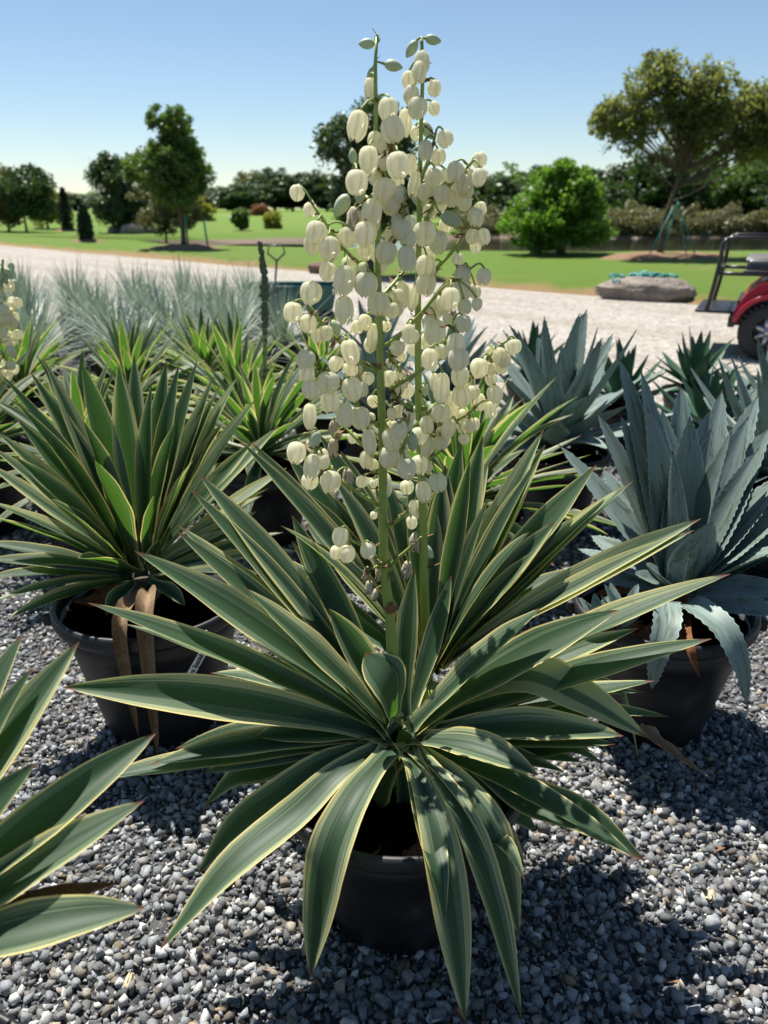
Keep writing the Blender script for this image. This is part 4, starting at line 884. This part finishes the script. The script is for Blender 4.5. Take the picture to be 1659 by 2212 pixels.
def make_tree_meshes(h, crown, fork, trunk_r, mat, seed, nlimb=7, nsub=5, clump=.35, per=60, leaf=.07, lean=0.0, flat=.2, hang=0.0, limbs=True):
    """crown: list of ellipsoids (x, y, z, rx, rz) in metres; fork: height where limbs start"""
    r_ = np.random.default_rng(seed); mb = MB(); clumps = []
    tops = max(z + rz for (_, _, z, _, rz) in crown); fk = np.array([lean * .6, 0, fork])
    tr = bez([np.zeros(3), np.array([lean * .1, .02, fork * .5]), fk, np.array([lean * 1.1, 0, fork + (tops - fork) * .7])], 12)
    mb.tube(tr, [trunk_r * (1.25 if i == 0 else 1) * (1 - .8 * (i / 11)) for i in range(12)], 8)
    vol = [rx * rx * rz for (_, _, _, rx, rz) in crown]; tot = sum(vol)
    for (cx, cy, cz, rx, rz), vv in zip(crown, vol):
        for i in range(max(3, int(round(nlimb * vv / tot * len(crown))))):
            d = r_.normal(size=3); d /= np.linalg.norm(d); d *= r_.random() ** .33 * .82
            e = np.array([cx + d[0] * rx, cy + d[1] * rx, cz + d[2] * rz])
            t0 = tr[int(np.clip(4 + 7 * (e[2] - fork) / (tops - fork + 1e-6) * .7, 3, 10))]
            mid = (t0 + e) / 2 + np.array([r_.normal() * .05, r_.normal() * .05, -.06 * np.linalg.norm(e - t0)])
            if limbs: mb.tube(bez([t0, mid, e], 6), [trunk_r * .32 * (1 - .75 * j / 5) for j in range(6)], 5)
            clumps.append((e, clump * r_.uniform(.7, 1.25)))
            for j in range(nsub):
                q = r_.normal(size=3); q /= np.linalg.norm(q); e2 = e + q * np.array([clump, clump, clump * .8]) * r_.uniform(.8, 1.9)
                qq = ((e2 - np.array([cx, cy, cz])) / np.array([rx, rx, rz])); l = np.linalg.norm(qq)
                if l > 1.08: e2 = np.array([cx, cy, cz]) + (e2 - np.array([cx, cy, cz])) / l * 1.08
                if limbs: mb.tube([e, (e + e2) / 2 + r_.normal(size=3) * .03, e2], [trunk_r * .12, trunk_r * .08, trunk_r * .03], 4)
                clumps.append((e2, clump * r_.uniform(.45, .85)))
    return mb.mesh('trunk', M['bark'], True), leaf_cloud('crown', clumps, per, leaf, mat, seed + 1, flat, hang)
def put_tree(name, label, meshes, loc, sc=1.0, rz=0.0, group=None, cat='tree'):
    o = thing(name, label, cat, loc, group, rz); o.scale = (sc,) * 3 if np.isscalar(sc) else sc
    if meshes[0]: link('trunk', meshes[0], o)
    link('crown', meshes[1], o); return o
def lg(u, v):
    """point where the sight line meets the lawn"""
    p = on_ground(u, v)
    for _ in range(30): p = on_ground(u, v, float(lawn_z(p[0], p[1])))
    p[2] = float(lawn_z(p[0], p[1])); return p
def xz(u, v, p):
    """offset in metres (across, up) from base p of what is seen at (u, v), at p's distance"""
    q = at_y(u, v, p[1]); return q[0] - p[0], q[2] - p[2]
def ell(p, boxes, deep=1.0):
    out = []
    for (u0, v0, u1, v1) in boxes:
        a, b = xz(u0, v1, p), xz(u1, v0, p); out.append(((a[0] + b[0]) / 2, 0, (a[1] + b[1]) / 2, abs(b[0] - a[0]) / 2, abs(b[1] - a[1]) / 2))
    return out
def tree_px(name, label, u, v, boxes, forkv, mat, seed, tr=.07, **kw):
    p = lg(u, v); cr = ell(p, boxes); fk = xz(u, forkv, p)[1]; h = max(c[2] + c[4] for c in cr)
    return put_tree(name, label, make_tree_meshes(h, cr, fk, tr, LM[mat], seed, **kw), p), p
def mulch(p, rx, ry, label):
    V = [(0, 0, .13)]; n = 28; Fc = []; r_ = np.random.default_rng(int(p[1] * 10))
    for j, (q, z) in enumerate(((.35, .12), (.7, .07), (1, -.03))):
        for k in range(n): a = 2 * PI * k / n; w_ = 1 + r_.normal() * .04; V.append((rx * q * w_ * math.cos(a), ry * q * w_ * math.sin(a), z + r_.normal() * .012))
    Fc = [(0, 1 + k, 1 + (k + 1) % n) for k in range(n)] + [(1 + j * n + k, 1 + (j + 1) * n + k, 1 + (j + 1) * n + (k + 1) % n, 1 + j * n + (k + 1) % n) for j in range(2) for k in range(n)]
    tag(link('mulch_bed', mesh_from('mulch_bed', V, Fc, M['mulch']), None, p), kind='structure')

# left group
t1, p1_ = tree_px('shade_tree', 'mid green young tree with a straight trunk on a mulch mound on the lawn', 398, 537, [(268, 300, 440, 430), (315, 232, 425, 340), (330, 330, 450, 455), (270, 330, 350, 420)], 452, 'mid', 201, .085, nlimb=22, nsub=7, clump=.27, per=48, leaf=.06)
mulch(p1_, 1.25, 1.1, '')
tree_px('shade_tree', 'low spreading olive tree with a thin trunk just behind the tallest young tree', 359, 517, [(290, 360, 420, 500), (330, 400, 440, 495)], 480, 'olive', 202, .07, nlimb=12, nsub=6, clump=.42, per=60, leaf=.07)
tree_px('cypress_tree', 'dark feathery conifer with wispy drooping branches beside the low olive tree', 266, 503, [(205, 330, 300, 420), (205, 400, 330, 490), (215, 322, 255, 380)], 480, 'dark', 203, .10, nlimb=16, nsub=7, clump=.42, per=42, leaf=.09, hang=.6)
for (u, vb, vt, hwp, lab) in ((147, 499, 402, 17, 'taller dark columnar evergreen beside the yellow green shrub'), (188, 523, 437, 18, 'shorter dark columnar evergreen standing out on the lawn')):
    p = lg(u, vb); h = xz(u, vt, p)[1]; r0 = xz(u + hwp, vb, p)[0]
    cl_ = [(np.array([0, 0, h * z]), r0 * w_) for z, w_ in ((.08, .8), (.2, 1), (.35, 1), (.5, .92), (.65, .78), (.8, .55), (.92, .3))] 
    me = leaf_cloud('crown', cl_, 900, .05, LM['cone'], int(u)); tr_ = MB().tube([(0, 0, -.05), (0, 0, h * .9)], [.05, .01], 6).mesh('trunk', M['bark'])
    put_tree('columnar_evergreen', lab, (tr_, me), p); mulch(p, r0 * 1.9, r0 * 1.9, '')
for (u, v, box, mat, seed, lab) in ((104, 494, (72, 410, 136, 490), 'yellow', 211, 'yellow green bushy tree beside the two dark columns'), (425, 508, (392, 418, 458, 504), 'yellow', 212, 'yellow green bushy tree behind the straight trunked young tree'),
                                    (20, 500, (-30, 372, 48, 478), 'olive', 213, 'grey green tree at the bend of the road, far from the columns'), (58, 502, (22, 362, 92, 470), 'dark', 214, 'darker grey green tree crowded against the tree at the road bend')):
    tree_px('bushy_tree', lab, u, v, [box], v - 14, mat, seed, .08, nlimb=14, nsub=6, clump=.5 if mat == 'yellow' else .75, per=90, leaf=.10)
# centre, behind the flowers
tree_px('cypress_tree', 'dark wispy conifer rising behind the flower stalks with bare feathery branch tips', 800, 590, [(745, 250, 880, 380), (735, 340, 885, 480), (760, 222, 860, 300), (700, 255, 770, 330)], 560, 'dark', 221, .09, nlimb=14, nsub=7, clump=.32, per=70, leaf=.055, hang=.5)
# right
tree_px('bald_cypress', 'bright green broad conical tree standing at the near edge of the pond', 1212, 549, [(1098, 430, 1312, 535), (1130, 380, 1300, 480), (1160, 345, 1265, 430)], 505, 'bright', 231, .09, nlimb=16, nsub=8, clump=.42, per=75, leaf=.075, flat=.45)
t5, p5_ = tree_px('shade_tree', 'tall open bronze tinged tree with a bare leaning trunk and forked limbs', 1424, 556, [(1285, 210, 1420, 330), (1340, 120, 1490, 290), (1430, 130, 1600, 330), (1540, 180, 1720, 380), (1420, 230, 1560, 310)], 385, 'bronze', 232, .075, nlimb=22, nsub=9, clump=.30, per=22, leaf=.06, lean=.38)
mulch(p5_ + np.array([.3, 0, 0]), 1.9, 1.2, '')
gsl = thing('tree_stay', 'teal webbing straps staking the tall bronze tree', 'strap', p5_)
for (du, dv) in ((1388, 525), (1416, 545), (1474, 520), (1492, 538)):
    q = xz(du, dv, p5_); MB().tube([(.28, -.05 if du < 1440 else .05, 1.45), (q[0], -.5, -.02)], .015, 6).build('strap', M['teal'], gsl, True)
g2 = thing('tree_stay', 'teal stake and strap beside the straight trunk of the young tree by the road bend', 'strap', p1_)
for (du, h_) in ((.12, 1.5), (.75, .9)): MB().tube([(du, .05, -.02), (du * .9, .05, h_)], .03, 6).build('stake', M['teal'], g2, True)
# distant field trees, far wood, shrubs across the pond
VAR = [make_tree_meshes(6, [(0, 0, 4.0, 3.0, 2.4), (1.4, .3, 3.0, 2.2, 1.8), (-1.5, 0, 3.2, 2.2, 2.0)], 1.2, .2, LM[m], 300 + i, nlimb=12, nsub=6, clump=.9, per=55, leaf=.20, limbs=False) for i, m in enumerate(('dark', 'mid', 'dark', 'olive'))]
r8 = np.random.default_rng(8)
for i in range(40):       # wood line along the horizon
    u = -80 + i * 34 + r8.uniform(-14, 14); d = r8.uniform(210, 290); h = r8.uniform(.6, .95)
    if 520 < u < 760: h *= 1.5; d = r8.uniform(190, 220)
    x = (u - 829.5) / 1659 * d * math.cos(PITCH); p = np.array([x, d, float(lawn_z(x, d)) - .6])
    put_tree('far_tree', 'dark green tree in the wood line along the horizon', VAR[i % 4], p, (2.6, 2.6, 1.1 * h), r8.uniform(0, 6), 'trees of the far wood line')
for i in range(15):       # dark wood across the pond on the right
    u = 1000 + i * 47 + r8.uniform(-12, 12); d = r8.uniform(54, 66); x = (u - 829.5) / 1659 * (d * math.cos(PITCH) + .4)
    put_tree('far_tree', 'dark broad tree in the wood behind the shrub bank across the pond', VAR[(i * 2 + i // 3) % 3], np.array([x, d, float(lawn_z(x, d)) - .7]), (.95, .95, .58 + .22 * r8.random() + (.12 if u > 1400 else 0)), r8.uniform(0, 6), 'trees behind the pond')
SV = [leaf_cloud('crown', [(r8.normal(size=3) * np.array([.55, .5, .22]) + np.array([0, 0, .5]), .38) for _ in range(26)], 120, .07, LM[m], 400 + i) for i, m in enumerate(('shrub', 'olive', 'shrub'))]
for i in range(22):
    u = 1010 + i * 33 + r8.uniform(-8, 8); d = r8.uniform(47.5, 50.5); x = (u - 829.5) / 1659 * (d * math.cos(PITCH) + .4)
    put_tree('shrub', 'tan green shrub growing on the bank across the pond', (None, SV[i % 3]), np.array([x, d, float(lawn_z(x, d)) - .2]), r8.uniform(1.2, 1.55), r8.uniform(0, 6), 'shrubs on the pond bank', 'shrub')
for (u, v, w_, lab, mat) in ((520, 492, 24, 'small round tree out on the far slope, darker of the pair', 'mid'), (590, 500, 26, 'small yellowish round tree out on the far slope', 'yellow')):
    tree_px('field_tree', lab, u, v + 6, [(u - w_ / 2, v - 42, u + w_ / 2, v)], v - 5, mat, int(u), .06, nlimb=9, nsub=5, clump=.35, per=70, leaf=.08)
tree_px('field_shrub', 'rust coloured shrub before the far wood line', 560, 466, [(543, 446, 580, 464)], 462, 'rust', 560, .06, nlimb=6, nsub=4, clump=.7, per=60, leaf=.16)
# ------------------------------------------------------------------ rocks
def rock_mesh(name, seed, mat, size):
    r_ = np.random.default_rng(seed); bm = bmesh.new(); bmesh.ops.create_icosphere(bm, subdivisions=4, radius=1)
    ph = r_.uniform(0, 6, 9); pl = [(unit(r_.normal(size=3)), r_.uniform(.72, .95)) for _ in range(14)]
    for v in bm.verts:
        p = np.array(v.co)
        for nrm, d in pl:
            e = p @ nrm
            if e > d: p -= nrm * (e - d) * .85
        p *= 1 + .035 * math.sin(7 * p[0] + ph[0]) * math.sin(6 * p[1] + ph[1]) + .02 * math.sin(17 * p[2] + ph[2] + 5 * p[0]) + r_.normal() * .006
        p[2] = max(p[2], -.35); v.co = Vector(p * np.array(size))
    me = bpy.data.meshes.new(name); bm.to_mesh(me); bm.free(); me.materials.append(mat); return me
pb = on_ground(1412, 649); 
bo = link('boulder', rock_mesh('boulder', 4, M['rock'], (.86, .42, .30)), None, pb + np.array([0, .3, .06])); tag(bo, 'long flat tan boulder at the road edge with teal netting on it', 'boulder')
# netting heap: loose teal cord loops on the boulder
mb = MB(); rn = np.random.default_rng(9); zt = pb[2] + .34
for i in range(46):
    c_ = np.array([rn.normal() * .20 - .06, .30 + rn.normal() * .10, 0.0]); a0 = rn.uniform(0, 6); rr = rn.uniform(.04, .11)
    zz = .315 - (c_[0] / .9) ** 2 * .12 + rn.uniform(0, .05)
    mb.tube([pb + c_ + np.array([rr * math.cos(a0 + t), rr * .7 * math.sin(a0 + t), zz + .025 * math.sin(3 * t + i)]) for t in np.linspace(0, 4.8, 9)], .015, 5)
tag(mb.build('netting', M['teal'], None, True), 'tangled teal netting heaped on the flat boulder', 'netting')
pr = on_ground(690, 590); tag(link('boulder', rock_mesh('boulder', 12, M['rrock'], (.30, .24, .2)), None, pr + np.array([0, .1, .05])), 'small reddish brown boulder at the lawn edge behind the flowers', 'boulder')
RK = [rock_mesh('bank_rock', 50 + i, M['rock'], (.42, .34, .26)) for i in range(4)]
for i in range(40):
    a = np.linspace(2.9, .25, 40)[i] + r8.uniform(-.02, .02); px, py, rx, ry = POND[0]; x, y = px + rx * 1.03 * math.cos(a), py + ry * 1.03 * math.sin(a)
    o = link('bank_rock', RK[i % 4], None, (x, y, float(lawn_z(x, y)) + .05)); o.scale = (r8.uniform(1.0, 1.9), 1.0, r8.uniform(.7, 1.1)); o.rotation_euler = (0, 0, r8.uniform(0, 6)); tag(o, 'pale rock lining the far bank of the pond', 'rock', 'rocks on the pond bank')
for (u, v, s) in ((285, 505, 1.0), (318, 503, .8), (250, 503, .7)):
    p = lg(u, v); o = link('bank_rock', RK[1], None, p + np.array([0, 0, .1])); o.scale = (s * 1.7, s * 1.5, s * 1.5); tag(o, 'pale tan rock beneath the dark feathery conifer', 'rock', 'rocks under the conifer')

# ------------------------------------------------------------------ garden wagon
wg = thing('garden_wagon', 'dark green garden wagon with a looped steel handle behind the yucca rows', 'wagon', (-.98, 8.55, 0), rz=.05)
mb = MB(); L_, W_, zt, zb = .95, .55, .53, .30
mb.box((0, 0, zb), (L_ * .86, W_ * .86, .02))
for sx in (-1, 1): mb.box((sx * L_ * .465, 0, (zt + zb) / 2), (.02, W_ * .9, zt - zb), Matrix.Rotation(sx * .2, 3, 'Y'))
for sy in (-1, 1): mb.box((0, sy * W_ * .46, (zt + zb) / 2), (L_ * .9, .02, zt - zb), Matrix.Rotation(-sy * .2, 3, 'X'))
mb.build('tray', M['wagon'], wg, False)
MB().tube([(-L_ / 2, -W_ / 2, zt), (L_ / 2, -W_ / 2, zt), (L_ / 2, W_ / 2, zt), (-L_ / 2, W_ / 2, zt), (-L_ / 2, -W_ / 2, zt)], .016, 8).build('rim', M['wagon'], wg, True)
hx = -.13; MB().tube([(hx - .06, -.30, .12), (hx - .03, -.32, .55), (hx, -.33, .80)], .011, 8).tube([(hx, -.33, .80), (hx - .085, -.335, .87), (hx - .07, -.335, .945), (hx + .07, -.335, .945), (hx + .085, -.335, .87), (hx, -.33, .80)], .010, 8).build('handle', M['steel'], wg, True)
for sx in (-1, 1):
    for sy in (-1, 1):
        wh_ = MB().lathe([(.05, -.03), (.12, -.032), (.13, -.015), (.13, .015), (.12, .032), (.05, .03)], n=20, axis='y').build('wheel', M['rubber'], wg, True, loc=(sx * .33, sy * .30, .13)); MB().lathe([(.0, -.034), (.05, -.034), (.05, .034), (0, .034)], n=14, axis='y').build('hub', M['wagon'], wh_, True)
MB().box((0, 0, .21), (.70, .06, .04)).box((-.33, 0, .135), (.03, .56, .03)).box((.33, 0, .135), (.03, .56, .03)).box((0, 0, .26), (.08, .3, .1)).build('chassis', M['steel'], wg)

# ------------------------------------------------------------------ golf cart, rear-facing seat towards the left
gc = thing('golf_cart', 'red golf cart with black rear seat frame parked on the gravel road', 'cart', (3.44, 7.10, 0), rz=-.45)
def wheel(x, y, s=1):
    t = MB().lathe([(.13, -.09), (.20, -.095), (.235, -.08), (.25, -.05), (.252, 0), (.25, .05), (.235, .08), (.20, .095), (.13, .09)], n=44, axis='y').build('wheel', M['rubber'], gc, True, loc=(x, y, .252)); tr_ = MB()
    for k in range(30):
        a = 2 * PI * k / 30
        for sy in (-1, 1): tr_.box((.247 * math.cos(a), sy * .052, .247 * math.sin(a)), (.018, .05, .026), Matrix.Rotation(-a, 3, 'Y') @ Matrix.Rotation(sy * .4, 3, 'X'))
    tag(tr_.build('tread', M['rubber'], t), kind='stuff')
    rm = MB().lathe([(.135, -.085), (.142, -.09), (.142, .09), (.135, .085), (.135, -.02), (.0, -.02)], n=30, axis='y')
    for k in range(7):
        a = 2 * PI * k / 7; rm.box((.075 * math.cos(a), -.062, .075 * math.sin(a)), (.13, .03, .035), Matrix.Rotation(-a, 3, 'Y'))
    rm.lathe([(0, -.085), (.03, -.085), (.035, -.06), (.035, -.02)], n=16, axis='y'); rm.build('rim', M['alloy'], t, True); return t
for x in (.05, 1.75):
    for y in (.02, .98): wheel(x, y)
# body side with wheel arch, extruded across the width
arch = [(.05 + .30 * math.cos(a), .27 + .30 * math.sin(a)) for a in np.linspace(PI * .93, PI * .06, 18)]
out = [(-.27, .36), (-.25, .46), (-.18, .58), (-.08, .67), (.10, .705), (.40, .70), (.46, .62), (.52, .36), (1.25, .33), (1.32, .60), (1.45, .86), (1.95, .80), (2.25, .62), (2.30, .42), (2.2, .36)]
arch2 = [(1.75 + .32 * math.cos(a), .26 + .32 * math.sin(a)) for a in np.linspace(PI * .1, PI * .9, 14)]
prof = out + arch2 + [(1.3, .24), (.5, .24)] + arch[::-1][0:0] + arch[::-1]
n = len(prof); V = [(x, y, z) for y in (-.06, 1.06) for (x, z) in prof]; bm = bmesh.new(); vv = [bm.verts.new(p) for p in V]
fa = bm.faces.new(vv[:n]); fb = bm.faces.new(vv[n:][::-1])
for i in range(n): bm.faces.new((vv[i], vv[n + i], vv[n + (i + 1) % n], vv[(i + 1) % n]))
bmesh.ops.recalc_face_normals(bm, faces=bm.faces[:]); bmesh.ops.triangulate(bm, faces=[fa, fb]); me = bpy.data.meshes.new('body'); bm.to_mesh(me); bm.free(); me.materials.append(M['red']); body = link('body', me, gc)
# flared fender lip
fl = MB().tube([(x, -.07, z) for (x, z) in arch], .026, 8); fl.build('fender_lip', M['red'], body, True)
MB().box((.0, .5, .40), (.50, .9, .22)).box((1.0, .5, .30), (2.0, .9, .1)).build('underbody', M['black'], gc)
MB().box((-.27, .5, .33), (.06, 1.1, .10)).build('bumper', M['black'], gc, False, .012)
MB().box((-.42, .5, .405), (.36, .95, .028)).build('footplate', M['black'], gc, False, .008)
for y in (0.03, .97):
    MB().tube([(-.50, y, .41), (-.47, y, .62), (-.45, y, .80), (-.44, y, 1.00), (-.41, y, 1.045)], .019, 8).tube([(-.46, y, .745), (-.30, y, .745), (.45, y, .75)], .017, 8).tube([(-.44, y, 1.0), (-.41, y, 1.045), (-.36, y, 1.055), (.42, y, 1.055)], .016, 8).build('seat_frame', M['black'], gc, True)
MB().tube([(-.45, 0.03, .77), (-.45, .97, .77)], .016, 8).build('grab_bar', M['black'], gc, True)
for y in (.10, .90): MB().box((.06, y, .71), (.05, .06, .08)).build('seat_bracket', M['black'], gc)
MB().box((.02, .5, .755), (.52, .96, .05)).build('seat_base', M['black'], gc, False, .015)
MB().box((.02, .5, .825), (.50, .94, .10), taper=.93).build('rear_seat', M['seat'], gc, False, .035)
MB().box((-.12, .5, .872), (.24, .80, .03), taper=.9).build('seat_highlight', M['seat_shine'], gc, False, .012)  # thin pale slab standing in for a highlight on the black seat
MB().box((.32, .5, 1.05), (.10, .94, .34), Matrix.Rotation(-.12, 3, 'Y')).build('backrest', M['seat'], gc, False, .035)
MB().box((.66, .5, .80), (.50, .96, .13)).build('front_seat', M['seat'], gc, False, .035)
for y in (.03, .97):
    MB().tube([(.36, y, .75), (.34, y, 1.3), (.30, y, 1.80)], .018, 8).tube([(1.45, y, .86), (1.30, y, 1.4), (1.18, y, 1.80)], .018, 8).build('roof_post', M['black'], gc, True)
MB().box((.62, .5, 1.84), (1.30, 1.10, .085), taper=.93).build('roof', M['seat'], gc, False, .035)
MB().tube([(1.05, .26, 1.0), (1.35, .26, .80)], .016, 8).lathe([(.0, 0)], n=3).build('steering_column', M['black'], gc, True)
MB().tube([(1.03 + .1 * math.cos(a) * .5, .26 + .17 * math.sin(a), 1.02 + .1 * math.cos(a)) for a in np.linspace(0, 2 * PI, 25)], .014, 6).build('steering_wheel', M['black'], gc, True)
print('OBJECTS', len(bpy.data.objects))
